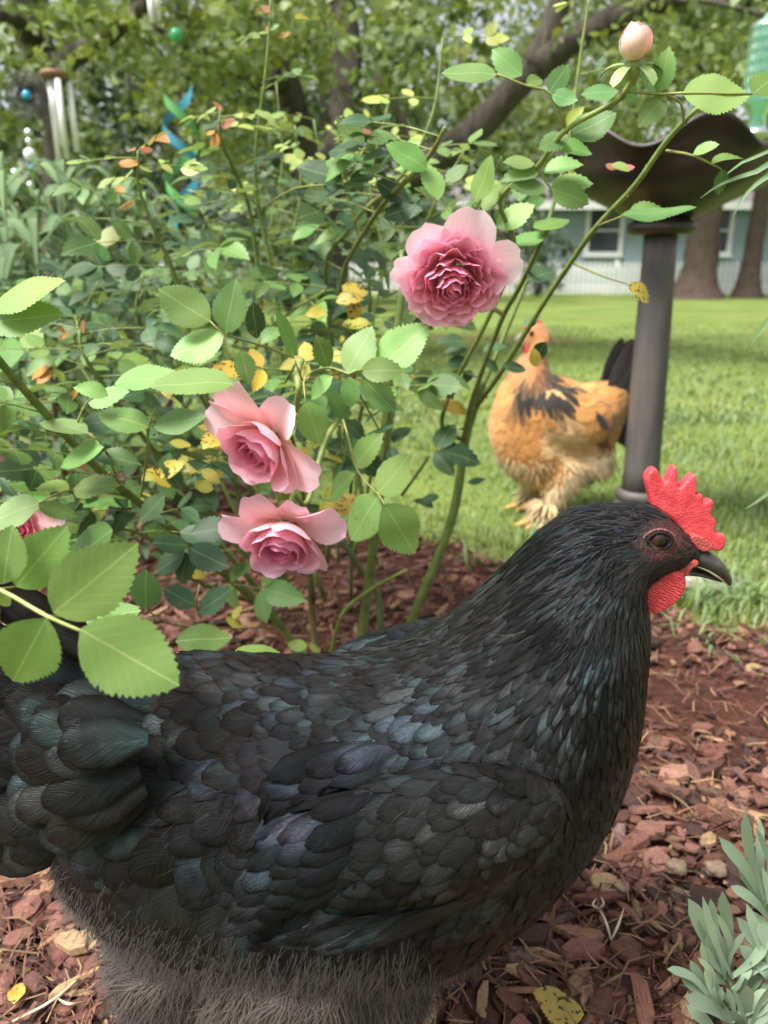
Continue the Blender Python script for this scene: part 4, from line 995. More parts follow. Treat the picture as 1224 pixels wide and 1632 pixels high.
# ================================================================== GARDEN THINGS
# ---- bird bath
BX = P(1048, 340, 1.62)
def bronze():
    m = NM('bath_metal'); pos = m.geo().outputs['Position']
    n = m.noise(9, 5, .65, pos); f = m.noise(60, 4, .6, pos)
    c = m.ramp(n, [(.3, (.012, .010, .009)), (.5, (.026, .018, .014)), (.7, (.06, .036, .022))]); c = m.mix(m.math('MULTIPLY', f, .5), c, (.5, .5, .5), 'MULTIPLY')
    b = m.bsdf(Base_Color=c, Roughness=.42, Specular_IOR_Level=.5); m.l(m.bump(f, .2, .002), b.inputs['Normal']); return m.fin(b)
def postm():
    m = NM('bath_post'); pos = m.geo().outputs['Position']; n = m.noise(14, 5, .65, m.mapping(pos, scale=(1.5, 1.5, .35)))
    c = m.ramp(n, [(.35, (.05, .047, .047)), (.55, (.088, .08, .078)), (.72, (.14, .10, .072))]); b = m.bsdf(Base_Color=c, Roughness=.55, Specular_IOR_Level=.4); m.l(m.bump(n, .25, .003), b.inputs['Normal']); return m.fin(b)
M['bronze'], M['post'] = bronze(), postm()
bx, by = P(1018, 800, 1.62).x, 1.62
bath = thing('bird_bath', (bx, by, 0), 'dark metal bird bath with a wavy rimmed bowl on a tall post', 'bird bath')
zb0 = P(1050, 352, by).z; zr = P(1050, 240, by).z; tx = P(1056, 345, by).x
R0 = 172 * pxm(by, 240)
prof = [(.02, 0), (.05, .003), (.09, .018), (.14, .042), (.19, .075), (R0 * .9, .105), (R0, zr - zb0), (R0 + .006, zr - zb0 + .004), (R0 + .002, zr - zb0 + .010), (R0 * .88, .125), (.19, .092), (.12, .05), (.05, .018), (.0, .014)]
WPH = 4.75
def wav(a, r, z):
    k = max(0, (r - R0 * .62) / (R0 * .38)); return r * (1 + .03 * k * math.cos(6 * a + 2.2)), z + .022 * k * k * math.sin(6 * a + WPH)
MB().lathe((tx, by, zb0), prof, 96, fn=wav).build('bowl', M['bronze'], bath)
MB().lathe((tx, by, zb0), [(.0, -.026), (.058, -.026), (.066, -.020), (.066, -.006), (.05, .004), (.0, .006)], 32).build('collar', M['bronze'], bath)
pt = MB(); pt.tube([(bx, by, .10), ((bx + tx) / 2, by, (zb0 + .1) / 2), (tx, by, zb0 - .02)], [.038, .036, .032], 24, 4); pt.build('post', M['post'], bath)
zc = P(1018, 787, by).z
MB().lathe((bx, by, zc), [(.040, .012), (.048, .010), (.050, .0), (.048, -.012), (.040, -.014)], 28).build('ring', M['post'], bath)
MB().lathe((bx, by, 0), [(.0, .0), (.13, .0), (.135, .014), (.12, .03), (.075, .05), (.052, .085), (.042, zc), (.0, zc)], 40).build('base', M['post'], bath)

# ---- hanging glass feeder
def glassm(name, col, rough=.08):
    m = NM(name); pos = m.geo().outputs['Position']; n = m.noise(40, 2, .5, pos)
    g = m.bsdf(Base_Color=col, Roughness=rough, Transmission_Weight=.75, IOR=1.45); m.l(m.bump(n, .3, .003), g.inputs['Normal']); return m.fin(g)
M['green_glass'] = glassm('green_glass', (.32, .68, .52))
M['metal'] = simple('galvanised', (.55, .56, .57), .35, .15, 60, .1, metal=.9)
M['wire'] = simple('dark_wire', (.05, .048, .045), .6, .2, 60, .1)
fx = P(1216, 120, 4.2); kf = pxm(4.2, 120)
fd = thing('hanging_feeder', (fx.x, 4.2, P(1216, 215, 4.2).z), 'green glass bottle feeder hanging at the right edge above the bird bath', 'feeder')
zt, zm = P(1216, 40, 4.2).z, P(1216, 165, 4.2).z
pr_ = []
for i in range(27):
    t = i / 26; pr_.append((28 * kf + .0022 * math.sin(t * 44), zt + (zm - zt) * t))
pr_ = [(8 * kf, zt + .05), (12 * kf, zt + .03)] + pr_ + [(22 * kf, zm - .02), (14 * kf, zm - .05), (14 * kf, P(1216, 208, 4.2).z)]
MB().lathe((fx.x, 4.2, 0), pr_, 32).build('bottle', M['green_glass'], fd)
MB().lathe((fx.x, 4.2, 0), [(0, P(0, 207, 4.2).z), (24 * kf, P(0, 209, 4.2).z), (24 * kf, P(0, 218, 4.2).z), (0, P(0, 221, 4.2).z)], 24).build('tray', M['metal'], fd)
MB().tube([(fx.x, 4.2, zt + .045), (fx.x, 4.2, P(0, 24, 4.2).z - .004)], [.004, .004], 6, 2).build('hanger', M['wire'], fd)

# ---- wind chimes
M['alu'] = simple('chime_tube', (.80, .80, .78), .35, .08, 20, .05)
M['chime_wood'] = simple('chime_wood', (.22, .11, .055), .6, .3, 40, .2)
def chime(px, top, Y, tubes, label, rad, hang):
    c = P(px, top, Y); k = pxm(Y, top); t = thing('wind_chime', (c.x, Y, P(px, max(b for _, b in tubes), Y).z), label, 'wind chime', 'wind chimes hanging in the trees')
    MB().lathe((c.x, Y, c.z), [(0, .018), (rad * .7 * k, .018), (rad * k, .012), (rad * k, -.006), (0, -.008)], 24).build('disc', M['chime_wood'], t)
    for i, (tx_, b) in enumerate(tubes):
        p0 = P(tx_, top + 9, Y); z1 = P(tx_, b, Y).z; dy = .035 * math.sin(i * 2.4)
        o = MB().tube([(p0.x, Y + dy, p0.z), (p0.x + .002, Y + dy, z1)], [4.6 * k] * 2, 12, 1).build('tube', M['alu'], t)
        MB().tube([(p0.x, Y + dy, p0.z), (p0.x, Y + dy, c.z)], [.0012] * 2, 5, 1).build('string', M['wire'], o)
    for s_ in (-1, 1): MB().tube([(c.x + s_ * rad * .8 * k, Y, c.z + .012), (c.x, Y, P(px, hang, Y).z)], [.0014] * 2, 5, 1).build('cord', M['wire'], t)
    MB().tube([(c.x, Y, c.z), (c.x, Y, P(px, max(b for _, b in tubes) + 22, Y).z)], [.001] * 2, 5, 1).build('cord', M['wire'], t)
chime(86, 120, 3.6, [(79, 255), (88, 252), (97, 238), (106, 240), (84, 232)], 'silver wind chime with a round wooden top at the left', 21, 82)
chime(245, -25, 3.5, [(238, 35), (246, 30), (253, 18), (241, 20)], 'silver wind chime tubes cut off by the top edge of the picture', 14, -60)
# ---- wire ornament with blue gem and bead string
oc = P(43, 152, 3.55); ko = pxm(3.55, 150)
orn = thing('wire_ornament', (oc.x, 3.55, P(43, 330, 3.55).z), 'round dark wire ornament with blue centre and bead string at the left edge', 'ornament')
mb = MB()
for i in range(5):
    rr = (10 + 6.2 * i) * ko; mb.tube([(oc.x + rr * math.cos(a), 3.55 + .012 * math.sin(3 * a + i), oc.z + rr * math.sin(a)) for a in np.linspace(0, 2 * math.pi, 25)], [.0035] * 25, 5, 1, cap=False)
for i in range(34):
    a = i * 2 * math.pi / 34; mb.tube([(oc.x + 8 * ko * math.cos(a), 3.55, oc.z + 8 * ko * math.sin(a)), (oc.x + 36 * ko * math.cos(a + .12), 3.5515, oc.z + 36 * ko * math.sin(a + .12))], [.003, .002], 4, 1)
mb.build('wire_wheel', M['wire'], orn)
V, F = ellipsoid(oc, (8 * ko, .02, 8 * ko)); mobj('gem', fmesh('gem', V, np.array(F)), simple('blue_gem', (.04, .30, .48), .1, .2, 60, 0), orn)
MB().tube([oc + Vector((0, 0, -.12)), P(47, 330, 3.55)], [.0015] * 2, 5, 1).build('string', M['wire'], orn)
MB().tube([P(43, 117, 3.55), P(36, 70, 3.55)], [.0015] * 2, 5, 1).build('cord', M['wire'], orn)
M['clear'] = simple('clear_bead', (.75, .76, .72), .1, .1, 60, 0); M['blue_bead'] = simple('blue_bead', (.10, .36, .50), .1, .1, 60, 0)
for (x, y, r_, mt) in ((46, 212, 7, 'metal'), (47, 226, 6, 'metal'), (48, 246, 10, 'clear'), (50, 268, 7, 'blue_bead'), (25, 278, 9, 'clear'), (49, 295, 6, 'clear'), (52, 316, 6, 'clear')):
    V, F = ellipsoid(P(x, y, 3.55), (r_ * ko,) * 3, 8, 12); mobj('bead', fmesh('bead', V, np.array(F)), M[mt], orn)
# ---- ribbon spinner
SY = 3.4; ks = pxm(SY, 250)
spn = thing('wind_spinner', (P(288, 370, SY).x, SY, P(288, 370, SY).z), 'twisted blue and green ribbon wind spinner hanging behind the roses', 'wind spinner')
for nm, ph, colr, turns in (('blue_ribbon', 0.6, (.03, .20, .28), 1.6), ('green_ribbon', 2.9, (.08, .28, .08), 1.6)):
    V = []; n_ = 60
    for i in range(n_ + 1):
        t = i / n_; a = ph + turns * 2 * math.pi * t; r_ = (22 + 6 * math.sin(3 * t)) * ks; c = P(284 + 12 * t, 140 + 225 * t, SY)
        for w_ in (-1, 1):
            V.append((c.x + r_ * math.cos(a), SY + r_ * math.sin(a) * 1.0, c.z + w_ * 8 * ks)); 
    V = np.array(V); V2 = V + (0, .003, 0); k = len(V)
    F = [(2 * i, 2 * i + 1, 2 * i + 3, 2 * i + 2) for i in range(n_)]
    mobj(nm, fmesh(nm, np.vstack([V, V2]), np.array(F + [tuple(k + j for j in f[::-1]) for f in F])), simple(nm, colr, .35, .15, 12, 0), spn)
MB().tube([P(288, 372, SY), P(284, 138, SY), P(284, 96, SY)], [.0015] * 3, 5, 1).build('string', M['wire'], spn)
go = thing('glass_float', P(281, 66, 4.0), 'small green glass ball hanging among the upper leaves', 'ornament')
V, F = ellipsoid(P(281, 56, 4.0), (11 * pxm(4, 50),) * 3, 12, 16); mobj('ball', fmesh('ball', V, np.array(F)), simple('green_ball', (.06, .38, .16), .12, .2, 30, 0), go)
MB().tube([P(281, 48, 4.0), P(281, 8, 4.0)], [.0013] * 2, 5, 1).build('string', M['wire'], go)

# ---- leaf templates
def leaf_shape(stations, width, fold, curl, twist, mid=True, seed=0, teeth=.10):
    rs = np.random.default_rng(seed); n = stations; t = np.linspace(0, 1, n + 1)
    prof = lambda t: width * np.sin(math.pi * np.clip(t, 0, 1) ** .82) ** .82
    V, U, F4, F3 = [], [], [], []
    def put(x, y):
        a = abs(x) / (width + 1e-6); wob = .012 * math.sin(9 * y + 5 * x + seed)
        z = abs(x) * math.tan(fold) - curl * y * y + x * twist * y + wob - .10 * x * x / width
        V.append((x, y - .02 * 0, z)); U.append((.5 + .5 * x / width * .98, y)); return len(V) - 1
    mids = [put(0, tt) for tt in t]
    for sd in (-1, 1):
        w_ = prof(t) * (1 + rs.uniform(-.05, .05, n + 1)); w_[0] = .012; w_[-1] = .0
        ed = [put(sd * w_[i], t[i] + .0) for i in range(n)] + [mids[-1]]
        inn = [put(sd * w_[i] * .5, t[i] - .02 * w_[i]) for i in range(n)] + [mids[-1]] if mid else None
        for i in range(n):
            tt = t[i] + .62 / n; x = prof(tt) * (1 + teeth) + .012
            th = put(sd * x, min(.995, t[i] + .95 / n)) if i < n - 1 else None
            def f4(a, b, c, d):
                if len({a, b, c, d}) < 4: 
                    q_ = list(dict.fromkeys((a, b, c, d))); F3.append(tuple(q_) if sd > 0 else tuple(q_[::-1]))
                else: F4.append((a, b, c, d) if sd > 0 else (d, c, b, a))
            if mid: f4(mids[i], inn[i], inn[i + 1], mids[i + 1]); f4(inn[i], ed[i], ed[i + 1], inn[i + 1])
            else: f4(mids[i], ed[i], ed[i + 1], mids[i + 1])
            if th is not None: F3.append((ed[i], th, ed[i + 1]) if sd > 0 else (ed[i + 1], th, ed[i]))
    return np.array(V), (np.array(F4) if F4 else None), np.array(F3), np.array(U)
LEAF = [leaf_shape(9, .31, R(9), .10, .05, False, 1), leaf_shape(9, .29, R(16), .22, -.1, False, 2), leaf_shape(9, .33, R(4), .04, .15, False, 3), leaf_shape(9, .27, R(24), .30, .0, False, 4), leaf_shape(9, .30, R(12), -.08, .1, False, 5)]
BIG = [leaf_shape(18, .33, R(7), .06, .04, True, 11, .06), leaf_shape(18, .31, R(12), .14, -.06, True, 12, .06), leaf_shape(18, .34, R(3), -.05, .10, True, 13, .06)]
LEAFME = [fmesh('leaf', v, [f for f in (a, b) if f is not None], True, uv=u) for v, a, b, u in LEAF + BIG]
SPOTME = [m_.copy() for m_ in LEAFME]
for m_ in LEAFME: m_.materials.append(M['leaf_obj'])
for m_ in SPOTME: m_.materials.append(M['leaf_spot'])
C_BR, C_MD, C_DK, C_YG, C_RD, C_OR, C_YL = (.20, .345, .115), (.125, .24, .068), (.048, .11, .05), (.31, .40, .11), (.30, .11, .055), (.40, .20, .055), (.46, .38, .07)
def basis(d, n):
    d = Vector(d).normalized(); n = Vector(n); n = (n - d * n.dot(d)).normalized(); s_ = d.cross(n)
    return Matrix((s_, d, n)).transposed()
class Bush:
    def __init__(s, name, base, label, seed):
        s.t = thing(name, base, label, 'rose bush'); s.base = Vector(base); s.rs = np.random.default_rng(seed); s.leaves = []; s.stalk = MB(); s.last = {}
    def cane(s, pts, rad, col=(.13, .19, .05), thorns=True, name='cane'):
        mb = MB(); P3 = crom(np.array([tuple(p) for p in pts]), 5); rr = crom(np.array([[r] for r in rad]), 5)[:, 0]
        mb.tube(P3, rr, 8, 1, col)
        if thorns:
            for i in range(2, len(P3) - 2):
                if s.rs.random() < .4:
                    t_ = P3[i + 1] - P3[i]; ax = np.cross(t_, s.rs.normal(size=3)); ax /= np.linalg.norm(ax); r_ = rr[i]
                    mb.tube([P3[i] + ax * r_ * .7, P3[i] + ax * r_ * 1.9 - t_ / np.linalg.norm(t_) * r_ * .5], [r_ * .45, r_ * .08], 5, 1, (.16, .10, .05))
        mb.build(name, M['cane'], s.t); return P3, rr
    def leaf(s, b, d, n, L, col, spot=False, big=False, prio=1.0):
        c = np.array(col) * s.rs.uniform(.68, 1.25) * np.array((s.rs.uniform(.85, 1.15), 1, s.rs.uniform(.8, 1.15)))
        k = int(s.rs.integers(0, 5)) if not big else 5 + int(s.rs.integers(0, 3))
        Mx = Matrix.Translation(b) @ (basis(d, n).to_4x4()) @ Matrix.Scale(L, 4)
        px, py, dep = proj(Vector(b) + Vector(d).normalized() * L / 2)
        vis = prio * L / dep if (-40 < px < 1264 and -40 < py < 1672 and dep > .05) else 0
        s.leaves.append((vis, Mx, c, k, spot))
    def pxleaf(s, bx, by_, tx_, ty_, Y, w_=.6, col=C_BR, spot=False, dY=None, big=None):
        """leaflet whose base and tip are given; a slim one is turned edge-on about its own axis"""
        dY = s.rs.uniform(-.012, .012) if dY is None else dY
        b, t = P(bx, by_, Y), P(tx_, ty_, Y + dY); d = t - b; L = d.length
        vw = (Vector((0, 0, CAM_H)) - b).normalized(); f = min(1.0, w_ / .62); ang = math.acos(f)
        up = Vector((0, 0, 1)); nn = (vw - d * vw.dot(d) / d.length_squared).normalized(); side = d.normalized().cross(nn)
        sg = 1 if side.z > 0 else -1
        n = nn * math.cos(ang) + side * sg * math.sin(ang) + Vector(s.rs.normal(0, .06, 3))
        lp = math.hypot(tx_ - bx, ty_ - by_)
        s.leaf(b, d, n, L, col, spot, (lp > 75 if big is None else big), 1.4)
        return b
    def stem(s, pts, r0=.0009, r1=.0006, col=(.22, .28, .08)):
        s.stalk.tube([tuple(p) for p in pts], np.linspace(r0, r1, len(pts)) * .75, 5, 3, col)
    def compound(s, b, d, L, col, pairs=2, spot=False, up=None):
        """pinnate rose leaf: stalk, pairs of leaflets and one at the tip"""
        rs = s.rs; b = Vector(b); d = Vector(d).normalized(); n0 = Vector((0, 0, 1)) if up is None else Vector(up)
        n0 = (n0 + Vector(rs.normal(0, .3, 3)) + Vector((0, -.55, 0))).normalized(); S_ = basis(d, n0); sd, nn = S_.col[0], S_.col[2]
        tot = L * (1.0 + .62 * pairs); dr = Vector((0, 0, -1)) * tot * .12
        at = lambda t: b + d * tot * t + dr * t * t
        s.stem([at(0), at(.5), at(1)], .0010, .0006)
        for i in range(pairs):
            t = .45 + .5 * i / max(1, pairs - 1) if pairs > 1 else .62
            for sg in (-1, 1):
                a = R(rs.uniform(52, 75)); dd = d * math.cos(a) + sd * sg * math.sin(a) + Vector(rs.normal(0, .12, 3))
                s.leaf(at(t) + dd * L * .05, dd, nn + Vector(rs.normal(0, .22, 3)), L * rs.uniform(.75, 1.0) * (.82 + .12 * i), col, spot)
        s.leaf(at(1), d + dr.normalized() * .25, nn + Vector(rs.normal(0, .2, 3)), L * rs.uniform(.95, 1.15), col, spot)
    def finish(s):
        s.stalk.build('leaf_stalk', M['cane'], s.t)
        stuff([c for c in s.t.children if c.name.startswith('leaf_stalk')][0])
        s.leaves.sort(key=lambda l: -l[0]); mb = MB(); allL = LEAF + BIG
        for i, (vis, Mx, c, k, spot) in enumerate(s.leaves):
            if i < 300 and vis > 0:
                o = bpy.data.objects.new('leaf', (SPOTME if spot else LEAFME)[k]); COL.objects.link(o); o.matrix_basis = Mx; o.color = (*c, 1); adopt(o, s.t)
            else:
                V, a, b, u = LEAF[k % 5]; m3 = np.array(Mx.to_3x3()); mb.add(V @ m3.T + np.array(Mx.translation), a, b, c, u)
        if mb.n: stuff(mb.build('foliage', M['leaf_mass'], s.t))
def canem():
    m = NM('rose_cane'); pos = m.geo().outputs['Position']; n = m.noise(70, 4, .6, pos)
    c = m.mix(1.0, m.attr('col').outputs['Color'], m.ramp(n, [(.3, (.65, .62, .6)), (.7, (1.25, 1.2, 1.1))]), 'MULTIPLY')
    b = m.bsdf(Base_Color=c, Roughness=.5, Specular_IOR_Level=.4); m.l(m.bump(n, .25, .001), b.inputs['Normal']); return m.fin(b)
M['cane'] = canem()

# ---- blooms
def petal_mat():
    m = NM('rose_petal'); uv = m.n('ShaderNodeUVMap').outputs[0]; col = m.attr('col').outputs['Color']
    v = m.noise(1.0, 3, .6, m.mapping(uv, scale=(26, 2.2, 1)))
    c = m.mix(1.0, col, m.ramp(v, [(.3, (.94, .90, .92)), (.7, (1.03, 1.04, 1.04))]), 'MULTIPLY')
    b = m.bsdf(Base_Color=c, Roughness=.55, Specular_IOR_Level=.25, Sheen_Weight=.1); m.l(m.bump(v, .12, .001), b.inputs['Normal'])
    t = m.n('ShaderNodeBsdfTranslucent'); m.l(m.mix(1.0, c, (1.05, .66, .76), 'MULTIPLY'), t.inputs[0])
    x = m.n('ShaderNodeMixShader'); x.inputs[0].default_value = .25; m.l(b.outputs[0], x.inputs[1]); m.l(t.outputs[0], x.inputs[2]); return m.fin(x)
M['petal'] = petal_mat()
def petal(az, r0, z0, L, W, p0, p1, Rw, curl, cb, ct, rs, ruffle=.03, nu=8, nv=7, notch=.05):
    us = np.linspace(0, 1, nu); V, U, C = [], [], []
    fine = np.linspace(0, 1, 41); psi = np.radians(p0 + (p1 - p0) * fine ** .9 + curl * np.clip(fine - .68, 0, 1) ** 2 * 9.8)
    rr = r0 + np.concatenate([[0], np.cumsum(np.sin(psi[:-1]))]) * L / 40; zz = z0 + np.concatenate([[0], np.cumsum(np.cos(psi[:-1]))]) * L / 40
    er, et = np.array((math.cos(az), math.sin(az), 0)), np.array((-math.sin(az), math.cos(az), 0)); ph = rs.uniform(0, 6.3, 3)
    skew = rs.uniform(-.12, .12)
    for u in us:
        for j in range(nv):
            v = 2 * j / (nv - 1) - 1; ue = u * (1 - .16 * abs(v) ** 2.4 - notch * math.exp(-(v / .22) ** 2) + skew * v * .5)
            ue = min(1, max(0, ue)); r, z = np.interp(ue, fine, rr), np.interp(ue, fine, zz)
            ps = np.interp(ue, fine, psi); w_ = W * (.16 + .84 * math.sin(math.pi * min(.62, .04 + .66 * u) ** 1.0) ** .9) * (1 - .10 * max(0, u - .85) / .15)
            an = v * w_ / Rw; an = max(-2.4, min(2.4, an)); lat, dep = Rw * math.sin(an), Rw * (1 - math.cos(an))
            rf = ruffle * L * u * u * (math.sin(4.2 * v + ph[0]) + .6 * math.sin(9 * v + ph[1]) * (abs(v) + .2))
            nrm = er * math.cos(ps) - np.array((0, 0, 1)) * math.sin(ps)
            V.append(er * r + np.array((0, 0, z)) + et * lat - nrm * dep + nrm * rf); U.append((j / (nv - 1), u)); C.append(np.array(cb) * (1 - u ** .8) + np.array(ct) * u ** .8)
    F = [(i * nv + j, i * nv + j + 1, (i + 1) * nv + j + 1, (i + 1) * nv + j) for i in range(nu - 1) for j in range(nv - 1)]
    return np.array(V), np.array(F), np.array(U), np.array(C)
def bloom(bush, px, py, Y, axis, specs, label, stem_to, seed, sepals=True, name='rose_bloom'):
    rs = np.random.default_rng(seed); c = P(px, py, Y); ax = Vector(axis).normalized(); up = Vector((0, 0, 1)); x = up.cross(ax).normalized(); y = ax.cross(x)
    B = np.array(Matrix((x, y, ax)).transposed()); c = np.array(c)
    hip = MB(); hip.lathe((0, 0, 0), [(0, -.016), (.003, -.015), (.0055, -.009), (.006, -.003), (.004, .002), (0, .003)], 12, (.20, .27, .09)); 
    hv = np.vstack(hip.V) @ B.T + c; hm = fmesh(name, hv, np.vstack(hip.F4), True, np.vstack(hip.C)); bl = mobj(name, hm, M['cane'], bush.t); bl['label'] = label
    for sp in specs:
        for a in sp['az']:
            j = lambda v, s_=.08: v * rs.uniform(1 - s_, 1 + s_)
            V, F, U, C = petal(R(a + rs.uniform(-1, 1) * sp.get('jit', 8)), j(sp['r0']), sp.get('z0', 0) + rs.uniform(-1, 1) * .0008, j(sp['L']), j(sp['W']), sp['p0'], sp['p1'] + rs.uniform(-1, 1) * sp.get('pj', 6), j(sp['Rw'], .2), sp.get('curl', 0) * rs.uniform(.6, 1.3), sp['cb'], np.array(sp['ct']) * rs.uniform(.93, 1.05), rs, sp.get('ruffle', .03), notch=sp.get('notch', .05))
            mobj('petal', fmesh('petal', V @ B.T + c, F, True, C, U, np.zeros(len(V))), M['petal'], bl)
    if sepals:
        for i in range(5):
            V, F, U, C = petal(R(72 * i + 20), .004, -.003, .022, .0045, 80, 150, .01, 0, (.2, .3, .1), (.24, .34, .12), rs, .02, 6, 3, 0)
            mobj('sepal', fmesh('sepal', V @ B.T + c, F, True, C, U), M['cane'], bl)
    back = Vector(c) - ax * .016
    if stem_to is not None: bush.cane([back, back - ax * .02 + Vector((0, 0, .0)), *stem_to], [.0022, .0022] + [.0024 + .0003 * i for i in range(len(stem_to))], (.24, .30, .10), False, 'flower_stem')
    return bl
DP, YB = (.74, .10, .22), (.95, .64, .52)
ring = lambda n, off=0: [360 * i / n + off for i in range(n)]

# ---------------------------------------------------------------- main rose bush
rb = Bush('rose_bush', (P(600, 1040, .92).x, .92, 0.01), 'tall rose bush with pink blooms growing behind the black hen', 31)
g0 = lambda px, py: G(px, py, .012)
RC, GC, BC = (.17, .14, .06), (.15, .21, .06), (.10, .085, .05)
rb.cane([g0(640, 1090), P(652, 1000, .98), P(718, 835, .97), P(742, 700, .96), P(757, 650, .95), P(772, 603, .94)], [.0075, .0066, .0062, .0058, .0052, .0045], GC)
cR, _ = rb.cane([P(757, 650, .95), P(800, 590, .90), P(862, 490, .84), P(912, 415, .79), P(952, 360, .75), P(1012, 295, .71), P(1062, 225, .68), P(1112, 172, .65)], [.0036, .0034, .003, .0027, .0025, .0023, .0021, .0018], GC)
cB, _ = rb.cane([P(740, 705, .96), P(752, 640, .93), P(797, 515, .86), P(832, 450, .80), P(872, 365, .74)], [.0038, .0033, .003, .0026, .0022], (.13, .17, .05))
cT, _ = rb.cane([P(735, 700, .97), P(705, 680, .93), P(720, 620, .90), P(777, 510, .82), P(820, 400, .75), P(797, 320, .70), P(857, 265, .66), P(902, 207, .63), P(982, 162, .61), P(997, 145, .60), P(1016, 108, .595)], [.0028, .0028, .0026, .0024, .0022, .0021, .0021, .0021, .002, .002, .0019], (.19, .25, .07))
cC, _ = rb.cane([g0(560, 1110), P(577, 1010, .95), P(598, 850, .93), P(612, 700, .92), P(628, 560, .92), P(640, 470, .93), P(640, 400, .95)], [.007, .0068, .0062, .0056, .005, .0042, .003], GC)
rb.cane([g0(600, 1090), P(605, 960, 1.0), P(570, 900, 1.0), P(545, 860, 1.0)], [.006, .005, .005, .004], (.10, .13, .05))
cE, _ = rb.cane([g0(500, 1100), P(450, 1000, .95), P(355, 912, .88), P(220, 800, .75), P(170, 760, .70), P(120, 710, .65), P(60, 645, .60), P(-5, 570, .55), P(-70, 480, .52)], [.0062, .0058, .0054, .0042, .004, .0037, .0034, .003, .0026], GC)
rb.cane([g0(505, 1110), P(500, 1010, 1.0), P(492, 900, 1.0), P(480, 800, 1.02)], [.006, .005, .0045, .003], RC)
rb.cane([P(525, 1050, 1.0), P(545, 980, .95), P(590, 940, .92), P(648, 908, .90)], [.003, .0026, .0024, .0018], (.26, .34, .10))
rb.cane([P(640, 790, .95), P(665, 755, .95), P(684, 727, .95)], [.0022, .002, .0016], (.12, .20, .05))
cD, _ = rb.cane([P(545, 470, 1.0), P(552, 420, .95), P(600, 340, .86), P(635, 300, .78), P(660, 277, .73), P(690, 240, .70), P(709, 203, .68)], [.003, .003, .0028, .0026, .0024, .002, .0016], (.15, .17, .06))
# upright background shoots
shoots = []
def shoot(pts, r0=.0038, col=GC):
    shoots.append(rb.cane([P(*p) for p in pts], list(np.linspace(r0, .0013, len(pts))), col)[0])
shoot([(470, 900, 1.1), (450, 600, 1.1), (440, 470, 1.1), (412, 330, 1.1), (408, 240, 1.08), (425, 100, 1.05), (432, -10, 1.05)])
shoot([(460, 900, 1.1), (420, 520, 1.12), (400, 345, 1.1), (372, 270, 1.05), (350, 215, 1.0), (352, 170, 1.0)])
shoot([(430, 930, 1.0), (330, 640, .95), (282, 450, .92), (250, 375, .9), (222, 300, .88), (220, 240, .87)])
shoot([(600, 900, 1.05), (520, 480, 1.05), (560, 360, 1.0), (640, 280, .95), (690, 180, .95), (706, 60, .95)])
shoot([(760, 640, .95), (850, 420, .95), (900, 260, .95), (925, 90, .95), (940, -10, .95)], .003)
shoot([(480, 950, 1.0), (300, 780, .9), (170, 620, .82), (132, 560, .8), (128, 525, .8)])
shoot([(470, 950, 1.0), (250, 760, .95), (110, 620, .92), (60, 520, .92)])
shoot([(440, 980, 1.0), (330, 850, .9), (200, 780, .85), (120, 780, .8), (40, 810, .78)], .003)
shoot([(500, 900, 1.2), (470, 620, 1.2), (380, 450, 1.25), (320, 330, 1.25)])
shoot([(520, 900, 1.15), (540, 620, 1.15), (470, 420, 1.2), (480, 300, 1.2), (470, 200, 1.2)])
shoot([(520, 900, 1.1), (560, 620, 1.1), (590, 480, 1.05), (560, 330, 1.05), (540, 220, 1.0)])
shoot([(560, 900, 1.1), (620, 640, 1.1), (700, 420, 1.0), (760, 330, .95), (800, 250, .92)], .003)
shoot([(420, 950, 1.05), (220, 700, 1.05), (120, 560, 1.1), (160, 440, 1.1)])
shoot([(470, 960, 1.0), (400, 780, .9), (330, 650, .82), (300, 590, .78)], .003)
shoot([(500, 960, 1.0), (480, 760, .9), (450, 640, .8), (470, 580, .74)], .003)
shoot([(430, 970, .98), (300, 920, .85), (240, 860, .78), (190, 840, .74)], .003)
shoot([(520, 960, 1.05), (420, 700, 1.1), (330, 560, 1.15), (270, 470, 1.2)])
shoot([(560, 960, 1.05), (560, 740, .95), (580, 640, .85), (590, 590, .78)], .003)
shoot([(540, 900, 1.3), (520, 600, 1.35), (500, 420, 1.4), (515, 300, 1.4), (500, 190, 1.4)], .003)
shoot([(500, 900, 1.3), (440, 560, 1.35), (430, 380, 1.4), (450, 260, 1.4), (440, 130, 1.4)], .003)
shoot([(560, 900, 1.25), (580, 600, 1.3), (610, 420, 1.3), (590, 300, 1.3), (620, 160, 1.3)], .003)
shoot([(480, 900, 1.3), (360, 560, 1.35), (320, 400, 1.4), (350, 300, 1.4)], .003)
shoot([(600, 860, 1.2), (640, 560, 1.2), (660, 420, 1.15), (690, 330, 1.1), (740, 240, 1.1)], .003)
shoot([(430, 930, 1.1), (300, 660, 1.1), (220, 520, 1.1), (230, 430, 1.1)], .003)
shoot([(460, 960, 1.05), (380, 640, 1.05), (440, 520, 1.0), (520, 460, .95)], .003)
rl = np.random.default_rng(8)
